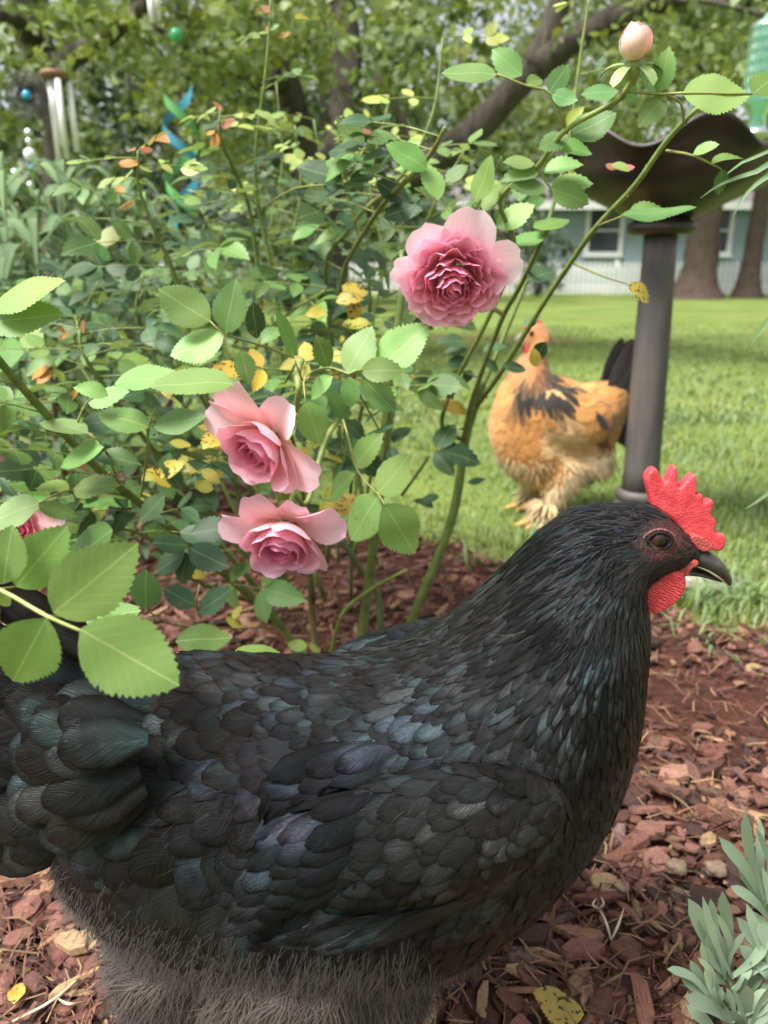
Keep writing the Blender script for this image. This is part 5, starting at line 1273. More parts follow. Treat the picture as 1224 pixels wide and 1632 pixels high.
for si, Pn in enumerate(shoots):
    n_ = len(Pn); thin = si in (4, 11)
    for i in range(int(n_ * .28), n_, 1 if not thin else 3):
        t = i / (n_ - 1); p = Pn[i]; px, py, dep = proj(p)
        if px > 655 and py > 400: continue
        if rl.random() < .12: continue
        a = i * 2.4 + si; d = Vector((math.cos(a), math.sin(a) * .8 - .2, .35 - .3 * rl.random()))
        up_ = py < 330
        if up_ and rl.random() < .30: continue
        L = (.046 if not up_ else .033) * (1.1 - .45 * t) * rl.uniform(.85, 1.2)
        col = C_DK if rl.random() < .55 else C_MD
        if dep > .95: col = tuple(.72 * x for x in col)  # far leaves darkened: shade inside the bush put into their colour
        if t > .8 and py < 330: col = C_YG
        if t > .96 and si in (0, 1, 2): col = C_OR if rl.random() < .5 else C_RD
        sp = False
        if 430 < py < 900 and rl.random() < .07: col, sp = C_YL, True
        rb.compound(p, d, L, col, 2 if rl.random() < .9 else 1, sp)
for Pn, i0, step in ((cE, 14, 3), (cC, 14, 4), (cD, 4, 3)):          # side leaves on the long canes
    for i in range(i0, len(Pn), step):
        a = i * 2.1; rb.compound(Pn[i], Vector((math.cos(a), math.sin(a) * .6, .3)), .034, C_MD if i % 2 else C_DK, 2)
for i in (24, 27, 30, 33):                                            # small dark leaves on the right canes
    pass
HL = [  # base x,y, tip x,y, depth, apparent width, colour
 # pair of sprays left of the upper pink rose pair
 (335, 512, 252, 462, .60, .60, C_BR), (360, 530, 372, 446, .60, .56, C_BR), (357, 535, 273, 570, .60, .46, C_BR), (410, 540, 400, 480, .66, .5, C_DK), (415, 548, 450, 515, .64, .5, C_MD), (468, 570, 447, 492, .62, .32, C_MD), (372, 612, 235, 602, .56, .34, C_BR), (385, 560, 397, 612, .60, .62, C_BR), (182, 612, 286, 588, .60, .30, C_BR), (172, 630, 120, 612, .60, .58, C_BR),
 (238, 680, 155, 655, .60, .46, C_BR), (245, 680, 328, 660, .60, .42, C_BR), (140, 690, 62, 665, .60, .36, C_BR), (165, 712, 90, 738, .60, .42, C_BR), (155, 730, 217, 726, .62, .42, C_MD), (110, 782, 50, 765, .62, .40, C_BR), (117, 780, 187, 768, .62, .40, C_BR), (62, 802, -25, 832, .58, .42, C_BR), (60, 803, 124, 822, .60, .40, C_MD),
 (-22, 518, 94, 490, .46, .40, C_BR), (-15, 492, 100, 442, .46, .26, C_BR), (140, 640, 205, 622, .62, .4, C_BR), (20, 640, -30, 610, .6, .5, C_MD),
 (180, 845, 113, 892, .60, .42, C_MD), (232, 972, 232, 908, .60, .60, C_MD), (300, 870, 243, 862, .66, .5, C_DK), (300, 873, 366, 905, .66, .62, C_DK), (298, 880, 287, 932, .66, .5, C_DK), (295, 880, 244, 912, .66, .5, C_DK), (305, 850, 372, 836, .68, .5, C_DK), (262, 790, 225, 832, .68, .5, C_DK), (290, 780, 262, 735, .70, .5, C_DK), (315, 976, 376, 938, .64, .45, C_DK), (312, 966, 260, 935, .64, .55, C_DK), (280, 1022, 370, 1014, .60, .52, C_MD), (375, 1036, 466, 1048, .60, .24, C_BR), (490, 1030, 458, 1028, .8, .6, C_YG), (492, 1030, 512, 1034, .8, .5, C_YG), (488, 1034, 476, 1056, .8, .5, C_YG),
 # right-hand spray in the middle
 (603, 588, 680, 512, .62, .56, C_BR), (553, 594, 592, 518, .62, .56, C_BR), (575, 592, 641, 586, .61, .58, C_BR), (580, 605, 632, 655, .62, .56, C_MD), (557, 600, 560, 652, .60, .62, C_BR), (523, 586, 506, 534, .64, .56, C_MD), (487, 640, 512, 712, .58, .62, C_BR), (530, 600, 490, 632, .62, .5, C_BR), (548, 668, 530, 620, .64, .5, C_MD),
 (602, 787, 656, 724, .64, .56, C_BR), (603, 790, 556, 862, .64, .56, C_BR), (613, 805, 664, 884, .62, .60, C_BR), (566, 755, 514, 795, .66, .5, C_MD), (566, 745, 600, 690, .68, .5, C_MD), (548, 672, 590, 700, .70, .5, C_DK), (566, 742, 560, 690, .70, .5, C_MD),
 # sprays round the top bud
 (832, 120, 782, 78, .62, .62, C_BR), (792, 118, 704, 112, .62, .34, C_BR), (838, 136, 868, 119, .62, .55, C_BR), (875, 147, 905, 104, .62, .62, C_BR), (878, 150, 921, 162, .62, .58, C_BR), (986, 145, 926, 148, .60, .34, C_BR), (1052, 147, 1063, 75, .60, .60, C_BR), (1060, 152, 1017, 202, .60, .58, C_BR), (1088, 148, 1197, 150, .58, .46, C_BR), (1199, 150, 1245, 113, .58, .6, C_MD), (910, 216, 982, 183, .63, .52, C_BR), (903, 200, 926, 170, .66, .58, C_YG), (905, 215, 858, 236, .64, .5, C_BR), (890, 240, 950, 230, .64, .42, C_BR), (866, 275, 926, 250, .66, .46, C_BR), (852, 262, 803, 254, .66, .34, C_BR), (858, 276, 802, 276, .66, .42, C_BR), (878, 300, 946, 280, .66, .45, C_BR), (878, 300, 942, 322, .65, .60, C_BR), (870, 297, 810, 304, .66, .42, C_BR), (1015, 158, 985, 130, .62, .5, C_BR), (1020, 125, 1050, 140, .62, .4, C_MD),
 (680, 270, 618, 225, .68, .5, C_MD), (698, 320, 680, 250, .68, .55, C_BR), (757, 322, 786, 248, .70, .44, C_MD), (770, 336, 796, 298, .72, .5, C_BR), (790, 362, 852, 324, .72, .5, C_BR), (850, 363, 908, 347, .74, .3, C_MD), (815, 392, 876, 374, .74, .36, C_MD), (840, 447, 888, 424, .78, .5, C_DK), (1000, 346, 1063, 322, .70, .46, C_MD), (990, 343, 1110, 336, .68, .14, C_MD), (1105, 246, 1143, 224, .66, .4, C_BR), (1133, 262, 1184, 238, .66, .28, C_MD), (1150, 270, 1148, 312, .66, .5, C_MD),
 (545, 288, 472, 258, .80, .46, C_DK), (580, 232, 534, 190, .80, .5, C_BR), (566, 240, 526, 256, .80, .5, C_BR), (585, 225, 625, 215, .80, .5, C_MD), (640, 260, 665, 215, .76, .5, C_BR), (600, 290, 655, 320, .8, .5, C_DK), (545, 300, 500, 310, .82, .4, C_DK), (660, 330, 610, 345, .8, .5, C_DK), (710, 290, 745, 260, .74, .5, C_MD),
 (155, 386, 203, 362, .88, .42, C_YG), (288, 270, 326, 266, .95, .5, C_YG), (575, 640, 600, 600, .7, .5, C_DK),
 (870, 545, 850, 575, .86, .6, C_DK), (833, 520, 862, 505, .86, .5, C_DK), (838, 590, 800, 580, .88, .4, C_DK), (742, 545, 700, 540, .93, .45, C_DK), (745, 560, 705, 555, .93, .45, C_DK), (748, 575, 712, 580, .93, .5, C_DK), (752, 590, 738, 612, .93, .6, C_DK), (770, 560, 805, 545, .93, .4, C_DK), (768, 575, 800, 590, .93, .4, C_DK), (700, 600, 662, 598, .95, .4, C_DK), (700, 790, 672, 800, .98, .4, C_DK), (745, 770, 775, 765, .98, .4, C_DK), (690, 810, 660, 790, .98, .4, C_DK)]
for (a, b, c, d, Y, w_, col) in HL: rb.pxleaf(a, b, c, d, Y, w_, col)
for (a, b, c, d, Y, w_) in [(535, 480, 575, 470, .86, .5), (520, 495, 488, 500, .86, .6), (560, 510, 570, 475, .86, .6), (590, 515, 545, 520, .9, .4), (320, 750, 352, 765, .68, .55), (340, 780, 308, 770, .66, .6), (270, 705, 305, 712, .7, .4), (255, 760, 285, 735, .7, .5), (300, 915, 330, 915, .68, .5), (385, 1000, 360, 985, .75, .5), (855, 585, 850, 555, .85, .6), (370, 985, 385, 965, .75, .4), (715, 640, 745, 660, .95, .5), (725, 655, 700, 640, .95, .5), (1000, 455, 1043, 476, .76, .5), (905, 270, 930, 300, .7, .3), (500, 715, 505, 690, .7, .4), (640, 600, 668, 595, .9, .4), (545, 455, 585, 470, .88, .5), (275, 775, 240, 745, .72, .5), (225, 765, 262, 750, .74, .5)]:
    rb.pxleaf(a, b, c, d, Y, w_, C_YL, True)
for (a, b, c, d, Y, w_, col) in [(105, 530, 85, 518, .8, .4, C_OR), (110, 535, 90, 535, .8, .4, C_OR), (130, 525, 140, 510, .8, .4, C_RD), (185, 530, 215, 540, .8, .5, C_YG), (80, 585, 35, 605, .78, .35, C_OR), (82, 590, 55, 620, .78, .4, C_OR), (85, 590, 110, 608, .78, .5, C_YG), (125, 625, 105, 635, .78, .4, C_OR), (215, 240, 200, 235, .87, .4, C_OR), (222, 240, 250, 235, .87, .6, C_RD), (220, 262, 182, 262, .87, .3, C_OR), (222, 265, 250, 275, .87, .3, C_YG), (222, 290, 238, 290, .87, .4, C_YG), (200, 300, 165, 315, .88, .4, C_OR), (215, 325, 183, 330, .88, .3, C_OR), (352, 180, 340, 150, 1.0, .5, C_RD), (352, 200, 380, 190, 1.0, .5, C_RD), (350, 215, 330, 240, 1.0, .4, C_OR), (330, 215, 345, 205, 1.0, .4, C_OR), (425, 50, 440, 30, 1.05, .5, C_OR), (440, 60, 470, 52, 1.05, .35, C_OR), (432, 20, 400, 5, 1.05, .5, C_RD), (470, 30, 500, 20, 1.05, .5, C_YL), (425, 45, 450, 38, 1.05, .5, C_BR), (590, 215, 575, 200, .8, .5, C_RD), (985, 270, 960, 262, .72, .4, C_RD), (990, 268, 1018, 264, .72, .5, (.55, .14, .16)), (975, 262, 1010, 268, .72, .3, C_YG)]:
    rb.pxleaf(a, b, a + (c - a) * .8, b + (d - b) * .8, Y, min(w_, .4), col)
# leaf stalks joining the traced sprays to their canes
for st in [[(468, 570, .70), (415, 550, .63), (360, 533, .60), (335, 512, .60)], [(240, 730, .70), (235, 690, .61), (243, 660, .60), (248, 650, .6)], [(225, 790, .74), (232, 740, .64), (238, 680, .60)], [(120, 712, .65), (118, 690, .62), (140, 640, .60), (172, 630, .6)], [(190, 772, .72), (165, 712, .61), (140, 690, .60)], [(200, 790, .74), (117, 780, .62), (62, 802, .58)], [(-5, 570, .55), (-20, 540, .48), (-22, 505, .46)], [(612, 700, .92), (580, 640, .70), (557, 596, .61), (603, 588, .62)], [(557, 596, .61), (523, 586, .64), (487, 600, .6), (487, 640, .58)], [(600, 560, .9), (500, 610, .66), (470, 575, .62)], [(530, 650, .8), (548, 672, .66), (570, 750, .65), (603, 788, .63), (613, 805, .62)], [(902, 207, .63), (878, 150, .62), (838, 136, .62), (792, 118, .62)], [(997, 145, .60), (1052, 150, .60), (1088, 148, .58), (1199, 150, .58)], [(1090, 195, .66), (1085, 165, .62), (1060, 150, .6)], [(857, 265, .66), (878, 300, .66), (900, 300, .66)], [(1062, 240, .69), (1105, 248, .66), (1150, 270, .66)], [(952, 360, .75), (990, 345, .69)], [(912, 420, .79), (960, 440, .77), (1000, 453, .76)], [(355, 912, .88), (310, 880, .68), (298, 870, .66)], [(320, 985, .75), (313, 965, .64), (318, 930, .64)], [(450, 1000, .95), (300, 1000, .66), (232, 972, .60)], [(720, 620, .9), (700, 600, .93), (690, 570, .93)], [(420, 330, 1.1), (470, 300, .9), (545, 288, .80), (585, 228, .80)], [(820, 400, .75), (790, 362, .72), (757, 322, .7)]]:
    rb.stem([P(*p) for p in st], .0016, .0009, (.24, .26, .08))

# big cabbage bloom
def R_(n, r0, L, W, p0, p1, Rw, cb, ct, off=0, **k): return dict(az=ring(n, off), r0=r0, L=L, W=W, p0=p0, p1=p1, Rw=Rw, cb=cb, ct=ct, **k)
IN, MI = (.82, .12, .29), (.96, .40, .58)
cab = [R_(4, .0002, .0175, .0066, 16, -46, .0050, IN, (.95, .36, .53), 0, z0=.0095, ruffle=.04, pj=10, jit=25), R_(5, .0014, .0185, .0070, 18, -34, .0058, IN, (.95, .36, .53), 0, z0=.009, ruffle=.04, pj=12, jit=25), R_(6, .0033, .0195, .0078, 22, -24, .007, IN, MI, 20, z0=.008, ruffle=.05, pj=12, jit=22), R_(8, .0055, .0205, .0084, 26, -12, .008, IN, MI, 5, z0=.0065, ruffle=.05, pj=12, jit=20), R_(9, .0078, .0215, .0090, 32, -3, .009, IN, MI, 15, z0=.005, ruffle=.06, pj=12, jit=18),
       R_(11, .0098, .0230, .0094, 40, 6, .010, (.84, .19, .34), MI, 9, z0=.003, ruffle=.06, pj=11, jit=16), R_(11, .0116, .0245, .0102, 48, 16, .012, (.86, .23, .38), (.97, .45, .62), 0, z0=.0015, ruffle=.06, pj=10, jit=14), R_(10, .0130, .0265, .0115, 56, 27, .014, (.89, .31, .46), (.98, .52, .68), 18, ruffle=.06, pj=9, jit=12), R_(9, .0136, .0290, .0135, 66, 42, .017, (.90, .40, .55), (.98, .60, .75), 8, ruffle=.06, pj=8, jit=10), R_(7, .013, .0305, .0150, 76, 56, .020, (.92, .50, .63), (.98, .68, .80), 20, ruffle=.06, pj=8, jit=10)]
guard = [dict(az=[a], r0=.011, z0=-.004, L=L, W=W, p0=70, p1=p1, Rw=.035, cb=(.95, .52, .67), ct=(.99, .87, .92), ruffle=.04, notch=.06, curl=12, jit=1) for a, L, W, p1 in ((122, .044, .021, 84), (76, .046, .021, 86), (20, .042, .020, 88), (170, .036, .016, 84), (200, .031, .015, 80))]
bloom(rb, 722, 438, .62, (-.05, -1, -.56), cab + guard, 'large full pale pink rose facing the camera', [P(775, 480, .72), P(800, 500, .84)], 3)
# two looser cupped blooms below
def loose(k=1.0): return [R_(3, .0008, .020 * k, .0072 * k, 18, -32, .0058, DP, (.84, .18, .32), 0, ruffle=.05, jit=20), R_(4, .002, .023 * k, .0100 * k, 32, -28, .0085, DP, (.87, .26, .40), 40, ruffle=.05, jit=18), R_(5, .003, .0265 * k, .0130 * k, 44, -24, .0115, DP, (.95, .33, .50), 15, ruffle=.04, jit=14), R_(5, .004, .030 * k, .0160 * k, 54, -14, .0145, (.90, .32, .40), (.97, .43, .59), 50, ruffle=.04, jit=12), R_(5, .005, .0335 * k, .0180 * k, 62, 2, .018, (.93, .46, .44), (.98, .53, .66), 10, ruffle=.04, jit=12, curl=8), R_(4, .006, .036 * k, .0185 * k, 68, 26, .022, YB, (.98, .60, .72), 60, ruffle=.04, jit=14, curl=14)]
def gd(lst): return [dict(az=[a], r0=.007, z0=-.003, L=L, W=W, p0=70, p1=p1, Rw=Rw, cb=YB, ct=(.98, .69, .79), ruffle=.05, notch=.05, curl=c, jit=1) for a, L, W, p1, Rw, c in lst]
bloom(rb, 430, 700, .60, (-.62, -1, -.48), loose(1.1) + gd([(105, .050, .021, 84, .030, 8), (145, .050, .021, 82, .03, 10), (50, .046, .017, 92, .018, 34), (-28, .050, .022, 80, .035, 14), (-58, .040, .018, 66, .03, 8)]), 'upper of the two loose pink roses, facing left', [P(470, 660, .66), P(476, 620, .64), P(474, 595, .66), P(480, 575, .72)], 5)
bloom(rb, 456, 842, .60, (-.12, -1, -.68), loose(1.1) + gd([(160, .050, .021, 90, .03, 10), (112, .046, .020, 86, .026, 14), (25, .048, .022, 88, .022, 30), (68, .036, .014, 82, .03, 10), (-62, .044, .019, 66, .03, 10)]), "lower of the two loose pink roses, above the hen's back", [P(490, 800, .68), P(520, 700, .76), P(560, 640, .86)], 8)
bloom(rb, 30, 838, .76, (.25, -1, .1), loose(.9)[1:] + gd([(20, .04, .018, 80, .03, 8), (-40, .038, .018, 80, .03, 8)]), 'small pink rose half hidden by leaves at the left edge', [P(60, 860, .80), P(120, 800, .80)], 9)
PE = (.90, .56, .48)
bloom(rb, 1010, 96, .595, (-.10, -.45, 1), [R_(3, .001, .023, .010, 52, -60, .0085, PE, (.90, .56, .54), 0, ruffle=.03), R_(4, .002, .026, .0130, 64, -56, .011, PE, (.92, .62, .56), 40, ruffle=.03), R_(4, .003, .026, .0145, 74, -44, .0125, (.88, .68, .48), (.93, .68, .62), 10, ruffle=.04)], 'closed peach pink rosebud at the top right', None, 12)
rb.finish()

# ---------------------------------------------------------------- second bush leaning in from the left
rb2 = Bush('rose_bush', (-.46, .52, .01), 'leafy rose branch reaching in front of the hen\'s tail from the left edge', 77)
b0 = Vector((-.46, .50, .012))
c2, _ = rb2.cane([b0, Vector((-.47, .44, .2)), P(-160, 900, .36), P(-60, 925, .335)], [.006, .005, .0035, .0024], GC)
rb2.stem([P(-60, 925, .335), P(0, 940, .315), P(75, 982, .30), P(140, 1010, .298)], .0016, .0010, (.36, .42, .16))
for (a, b, c, d, Y, w_, col) in [(85, 977, 216, 872, .30, .66, C_BR), (128, 1003, 285, 1092, .292, .66, C_BR), (74, 986, 12, 1098, .29, .68, C_BR), (25, 935, 104, 842, .34, .62, C_MD), (6, 930, 16, 838, .33, .6, C_MD), (135, 987, 226, 976, .38, .46, C_MD), (-10, 945, -60, 1000, .3, .6, C_BR), (-20, 930, -40, 860, .32, .6, C_MD), (0, 945, 15, 965, .32, .6, C_BR)]:
    rb2.pxleaf(a, b, c, d, Y, w_, col, dY=.004, big=True)
rb2.stem([P(0, 940, .315), P(25, 935, .33)], .001, .0007); rb2.stem([P(75, 982, .30), P(135, 987, .36)], .001, .0007); rb2.stem([P(-60, 925, .335), P(6, 930, .33)], .001, .0007)
rb2.finish()

# ================================================================== SMALL PLANTS
def ribbon_leaf(pts, w_, n, width_prof, col, fold=.25, seg=8):
    """strap leaf along a path; n = facing normal hint; slightly channelled, real V section"""
    A = crom(np.array([tuple(p) for p in pts], float), max(2, seg // (len(pts) - 1))); m = len(A); T = np.gradient(A, axis=0); T /= np.linalg.norm(T, axis=1)[:, None]
    n = np.asarray(n, float); V, U = [], []
    for i in range(m):
        t = i / (m - 1); sd = np.cross(T[i], n); sd /= np.linalg.norm(sd) + 1e-9; nn = np.cross(sd, T[i]); h = w_ / 2 * width_prof(t)
        V += [A[i] - sd * h + nn * h * fold, A[i] - nn * 0, A[i] + sd * h + nn * h * fold]; U += [(0, t), (.5, t), (1, t)]
    F = [(3 * i + j, 3 * i + j + 1, 3 * i + 4 + j, 3 * i + 3 + j) for i in range(m - 1) for j in (0, 1)]
    return np.array(V), np.array(F), np.array(U), np.tile(col, (len(V), 1))
spat = lambda t: max(.05, min(1, .32 + 1.05 * t) * (1 - max(0, (t - .72) / .28) ** 2.4) ** .5)
lanc = lambda t: max(.03, math.sin(math.pi * min(1, .06 + .94 * t) ** .75))
blade = lambda t: max(.03, (1 - t ** 2.2) * (.75 + .25 * min(1, t * 4)))
M['silver'] = leaf_material('silver_leaf', False, trans=.15, rough=.8, veins=False)
# ---- lavender, bottom right
lav = thing('lavender', G(1235, 1640, .01), 'grey green lavender plant with narrow leaves in the bottom right corner', 'plant')
rs = np.random.default_rng(44); mbs = MB(); cam0 = Vector((0, 0, CAM_H))
def sprig(base, tip, Y, leaves):
    b, t = P(*base, Y), P(*tip, Y + .004); mbs.tube([tuple(b), tuple((b + t) / 2 + Vector((.002, 0, 0))), tuple(t)], [.0026, .0022, .0016], 7, 3, (.30, .40, .20))
    for i_ in range(9):
        a_ = rs.uniform(-1.1, 1.1); l_ = rs.uniform(50, 95); u_ = rs.random(); x0_, y0_ = base[0] + (tip[0] - base[0]) * u_, base[1] + (tip[1] - base[1]) * u_
        leaves = leaves + [(x0_, y0_, x0_ + l_ * math.sin(a_), y0_ - l_ * math.cos(a_), rs.uniform(10, 18))]
    for (x0, y0, x1, y1, wpx) in leaves:
        a, e = P(x0, y0, Y + rs.uniform(-.006, .006)), P(x1, y1, Y + rs.uniform(-.018, .012)); k = pxm(Y, y1); n = (cam0 - a).normalized() + Vector(rs.normal(0, .25, 3))
        mid = (a + e) / 2 + Vector(rs.normal(0, .0025, 3)) + Vector((0, 0, .002))
        c = np.array((.29, .39, .28)) * rs.uniform(.85, 1.12)
        V, F, U, C = ribbon_leaf([a, mid, e], wpx * k, n, spat, c, .3); mobj('leaf', fmesh('leaf', V, F, True, C, U), M['silver'], lav)
sprig((1185, 1632), (1158, 1555), .44, [(1160, 1560, 1097, 1432, 26), (1162, 1560, 1112, 1466, 12), (1160, 1555, 1132, 1432, 14), (1160, 1556, 1143, 1455, 11), (1164, 1556, 1152, 1420, 20), (1158, 1560, 1128, 1490, 16), (1166, 1558, 1224, 1490, 20), (1168, 1560, 1120, 1428, 12), (1170, 1580, 1196, 1540, 14), (1155, 1562, 1140, 1500, 10), (1162, 1556, 1138, 1470, 9)])
sprig((1250, 1520), (1219, 1442), .46, [(1218, 1440, 1146, 1334, 19), (1218, 1440, 1176, 1378, 9), (1219, 1436, 1188, 1296, 17), (1220, 1436, 1212, 1306, 14), (1222, 1436, 1206, 1320, 10), (1222, 1440, 1240, 1330, 16), (1224, 1444, 1262, 1372, 16), (1216, 1445, 1200, 1360, 9)])
sprig((1180, 1660), (1135, 1590), .43, [(1140, 1600, 1063, 1545, 17), (1142, 1600, 1083, 1548, 18), (1136, 1592, 1100, 1530, 15), (1134, 1590, 1112, 1526, 9), (1140, 1588, 1118, 1500, 10)])
sprig((1215, 1680), (1190, 1640), .42, [(1180, 1636, 1092, 1588, 24), (1150, 1662, 1094, 1602, 20), (1178, 1640, 1136, 1590, 20), (1192, 1636, 1190, 1570, 22), (1196, 1640, 1228, 1580, 22), (1188, 1642, 1150, 1610, 18), (1200, 1650, 1240, 1610, 22)])
sprig((1262, 1610), (1236, 1560), .44, [(1226, 1560, 1178, 1506, 22), (1230, 1556, 1208, 1470, 18), (1235, 1560, 1190, 1440, 16), (1236, 1556, 1214, 1380, 15), (1232, 1566, 1195, 1600, 22), (1226, 1600, 1192, 1588, 22), (1238, 1552, 1232, 1452, 18), (1228, 1575, 1205, 1530, 18), (1240, 1570, 1175, 1462, 20)])
stb = mbs.build('stem', M['silver'], lav)
# ---- silvery shrub at the left
sv_ = thing('butterfly_bush', (P(140, 640, 1.95).x, 1.95, 0), 'shrub with long arching grey green leaves at the left behind the roses', 'shrub')
rs = np.random.default_rng(9); ms = MB(); nleaf = 0
for (bx_, tx_, ty_, Y) in [(20, 8, 300, 1.75), (60, 62, 330, 1.95), (110, 100, 300, 1.9), (150, 140, 330, 2.1), (190, 185, 330, 1.95), (215, 225, 350, 2.1), (40, 30, 360, 2.2), (-20, -25, 310, 1.9), (250, 300, 400, 2.2), (130, 60, 400, 1.8), (80, 150, 420, 1.8), (10, 20, 430, 1.7), (210, 260, 470, 1.8), (170, 190, 480, 1.7), (60, 80, 500, 1.7), (-30, -10, 480, 1.7), (300, 350, 460, 2.2)]:
    b = P(bx_, 700, Y); b.z = 0; t = P(tx_, ty_, Y + rs.uniform(-.1, .1)); mid = (b + t) / 2 + Vector(rs.normal(0, .02, 3)); pts = crom(np.array([tuple(b), tuple(mid), tuple(t)]), 8)
    o = MB().tube(pts, list(np.linspace(.007, .0025, len(pts))), 7, 1, (.22, .21, .19)).build('stem', M['cane'], sv_)
    for i in range(6, len(pts)):
        for j in range(2 if i < len(pts) - 1 else 5):
            a = i * 1.57 + j * 3.14 + rs.normal(0, .4) if i < len(pts) - 1 else j * 1.26; L = rs.uniform(.13, .21); p = Vector(pts[i]); d = Vector((math.cos(a), math.sin(a) * .9, 0))
            e1 = p + d * L * .45 + Vector((0, 0, L * rs.uniform(.22, .40))); e2 = p + d * L * rs.uniform(.75, .9) + Vector((0, 0, L * rs.uniform(-.35, .12)))
            V, F, U, C = ribbon_leaf([p, e1, e2], L * .12, (0, -.3, 1), lanc, np.array((.125, .205, .10)) * rs.uniform(.75, 1.25), .3); mobj('leaf', fmesh('leaf', V, F, True, C, U), M['silver'], sv_); nleaf += 1
# low leafy undergrowth beneath it
ug = thing('undergrowth_shrub', (P(120, 700, 1.5).x, 1.5, 0), 'low dark leafy shrub filling the left behind the rose canes', 'shrub')
mb = MB()
for i in range(9):
    a = i * .7; b = Vector((P(120, 700, 1.5).x + .05 * math.cos(a), 1.5 + .05 * math.sin(a), 0)); mb.tube([b, b + Vector((.16 * math.cos(a), .12 * math.sin(a), .25)), b + Vector((.34 * math.cos(a), .2 * math.sin(a), .46))], [.008, .006, .003], 6, 3, (.12, .1, .06))
mb.build('stem', M['cane'], ug)
mb = MB(); c0 = P(120, 640, 1.5)
for i in range(900):
    d = RNG.normal(size=3); d /= np.linalg.norm(d); p = np.array((c0.x, 1.5, .30)) + d * RNG.random() ** .4 * np.array((.55, .26, .28)); V, a, b, u = LEAF[i % 5]
    n = Vector(RNG.normal(0, .5, 3)) + Vector((0, -.5, .9)); dd = Vector(RNG.normal(size=3)) + Vector((0, -.2, .1)); m3 = np.array(basis(dd, n)) * RNG.uniform(.025, .045); c = np.array(C_DK if RNG.random() < .7 else C_MD) * RNG.uniform(.7, 1.2)
    mb.add(V @ m3.T + p, a, b, c, u)
stuff(mb.build('foliage', M['leaf_mass'], ug))
# ---- strap-leaved plant leaning in from the right edge
dl = thing('strap_leaf_plant', (.47, .72, .01), 'plant with long narrow arching leaves at the right edge', 'plant')
b = Vector((.49, .72, .012))
for pth, w_ in [([(1262, 262, .66), (1205, 274, .66), (1150, 293, .66), (1116, 316, .665)], .0075), ([(1262, 250, .68), (1200, 252, .68), (1170, 268, .68), (1150, 285, .68)], .005), ([(1275, 250, .66), (1222, 282, .66), (1190, 308, .655), (1168, 345, .65)], .008), ([(1275, 470, .7), (1235, 500, .7), (1210, 530, .7), (1196, 552, .7)], .010), ([(1260, 480, .72), (1230, 488, .72), (1202, 497, .72)], .006), ([(1290, 700, .7), (1240, 770, .7), (1205, 800, .7), (1185, 812, .7)], .008)]:
    q1 = P(*pth[0]); q2 = P(*pth[1]); out = (q1 - q2); pts = [b, b + (q1 - b) * .35 + out * .9, b + (q1 - b) * .65 + out * 1.3, b + (q1 - b) * .88 + out * .9] + [P(*p) for p in pth]
    V, F, U, C = ribbon_leaf(pts, w_, (-.1, -.9, .35), blade, np.array((.20, .31, .17)) * RNG.uniform(.9, 1.1), .35, 20); mobj('leaf', fmesh('leaf', V, F, True, C, U), M['strap_leaf'], dl)
# ---- litter on the mulch
def litter(name, px, py, Lpx, an, col, label, cat='leaf', k=2):
    g = G(px, py, .034); L = Lpx * proj(g)[2] / FPX; V, a, b2, u = BIG[k]; m_ = fmesh(name, V * np.array((1, 1, 2.2)), [f for f in (a, b2) if f is not None], True, uv=u); m_.materials.append(M['leaf_spot'])
    o = bpy.data.objects.new(name, m_); COL.objects.link(o); o.matrix_basis = Matrix.Translation(g) @ Matrix.Rotation(R(an), 4, 'Z') @ Matrix.Rotation(R(12), 4, 'X') @ Matrix.Scale(L, 4); o.color = (*col, 1); return tag(o, label, cat)
litter('fallen_leaf', 930, 1618, 85, 78, (.50, .36, .08), 'yellow fallen leaf on the mulch at the bottom, right of the hen')
litter('fallen_leaf', 118, 1516, 48, -20, (.62, .47, .22), 'small tan dry leaf on the mulch left of the hen', k=0)
litter('fallen_leaf', 22, 1600, 40, 10, (.60, .44, .10), 'folded yellow leaf on the mulch at the bottom left edge', k=1)
M['straw'] = simple('straw', (.66, .53, .36), .7, .2, 60, .2)
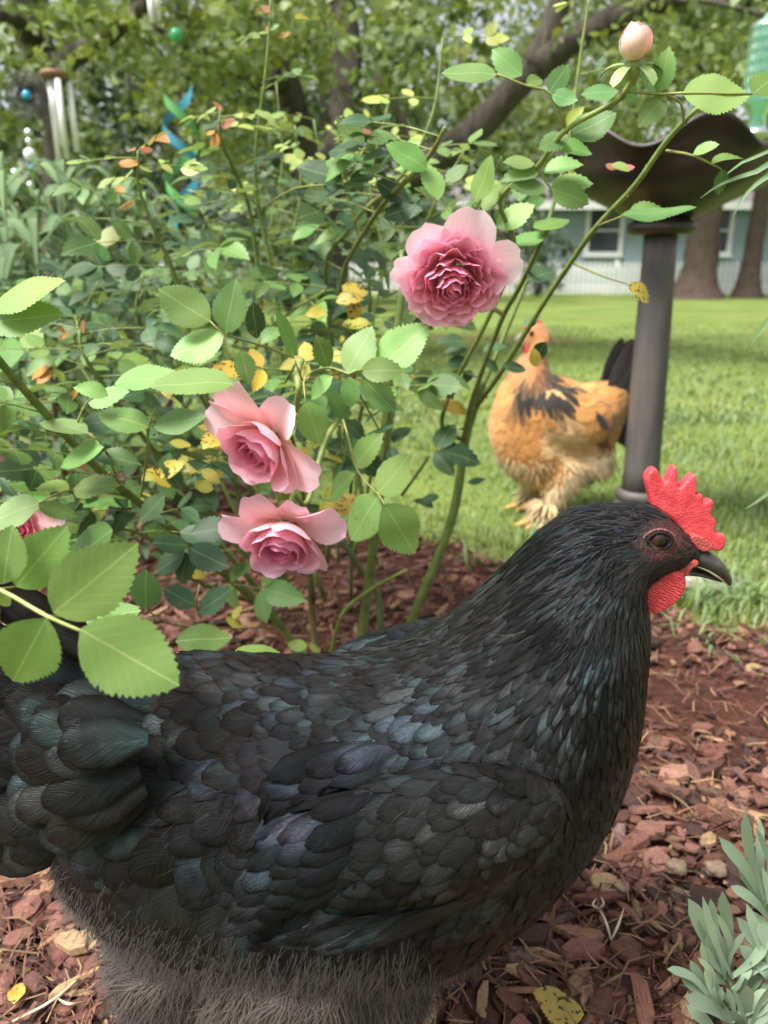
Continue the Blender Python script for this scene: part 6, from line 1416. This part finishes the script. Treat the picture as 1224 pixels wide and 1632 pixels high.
def rootlet(name, paths, label):
    t = thing(name, G(*paths[0][0], .012), label, 'twig'); 
    for pth in paths: MB().tube([G(x, y, .03 + .014 * (i % 2)) for i, (x, y) in enumerate(pth)], [.0007] + [.0011] * (len(pth) - 2) + [.0005], 6, 4).build('strand', M['straw'], t)
rootlet('dry_root', [[(974, 1498), (966, 1470), (955, 1448)], [(974, 1498), (985, 1475), (994, 1448)], [(955, 1448), (945, 1442), (950, 1432)], [(955, 1448), (962, 1440), (958, 1430)]], 'pale forked dry rootlet lying on the mulch right of the hen')
rootlet('dry_twig', [[(20, 1628), (90, 1590), (150, 1535), (215, 1470)], [(90, 1590), (110, 1600), (140, 1596)]], 'long tan dry twig lying diagonally in the mulch at the left')
rootlet('dry_stalk', [[(185, 1570), (210, 1590), (235, 1610)], [(210, 1590), (220, 1580), (232, 1578)]], 'thin broken straw stalk beside the hen\'s fluff at the bottom left')
def lump(px, py, rpx, label):
    g = G(px, py, .03); r = rpx * proj(g)[2] / FPX; mb = MB(); rs = np.random.default_rng(int(px))
    V, F = ellipsoid((0, 0, 0), (r, r, r), 8, 12); V = np.array(V); V = V * (1 + .35 * np.sin(V[:, :1] * 3.1 / r + 1) * np.cos(V[:, 2:] * 2.7 / r) + rs.normal(0, .09, (len(V), 1))) * (1.2, .8, .6) + np.array(g); mb.add(V, F)
    o = mb.build('wood_fragment', simple('pale_wood_%d' % px, (.24, .17, .115), .9, .4, 150, .7)); tag(o, label, 'wood')
lump(1078, 1382, 17, 'knobbly pale wood fragment on the mulch above the lavender'); lump(990, 1412, 13, 'small round pale wood fragment on the mulch left of the knobbly one'); lump(1140, 1385, 18, 'flat whitish chip on the mulch right of the knobbly fragment')

g = G(1128, 936); rs = np.random.default_rng(2); V, F = ellipsoid((0, 0, 0), (.062, .036, .016), 10, 20); V = np.array(V); V = V * (1 + .10 * np.sin(3 * np.arctan2(V[:, 1:2], V[:, :1]) + 1) + rs.normal(0, .02, (len(V), 1))) + np.array((g.x, g.y, .010))
tag(mobj('flat_stone', fmesh('flat_stone', V, np.array(F)), simple('pale_stone', (.34, .31, .28), .85, .25, 60, .4)), "flat pale stone in the grass just below the black hen's beak", 'stone')
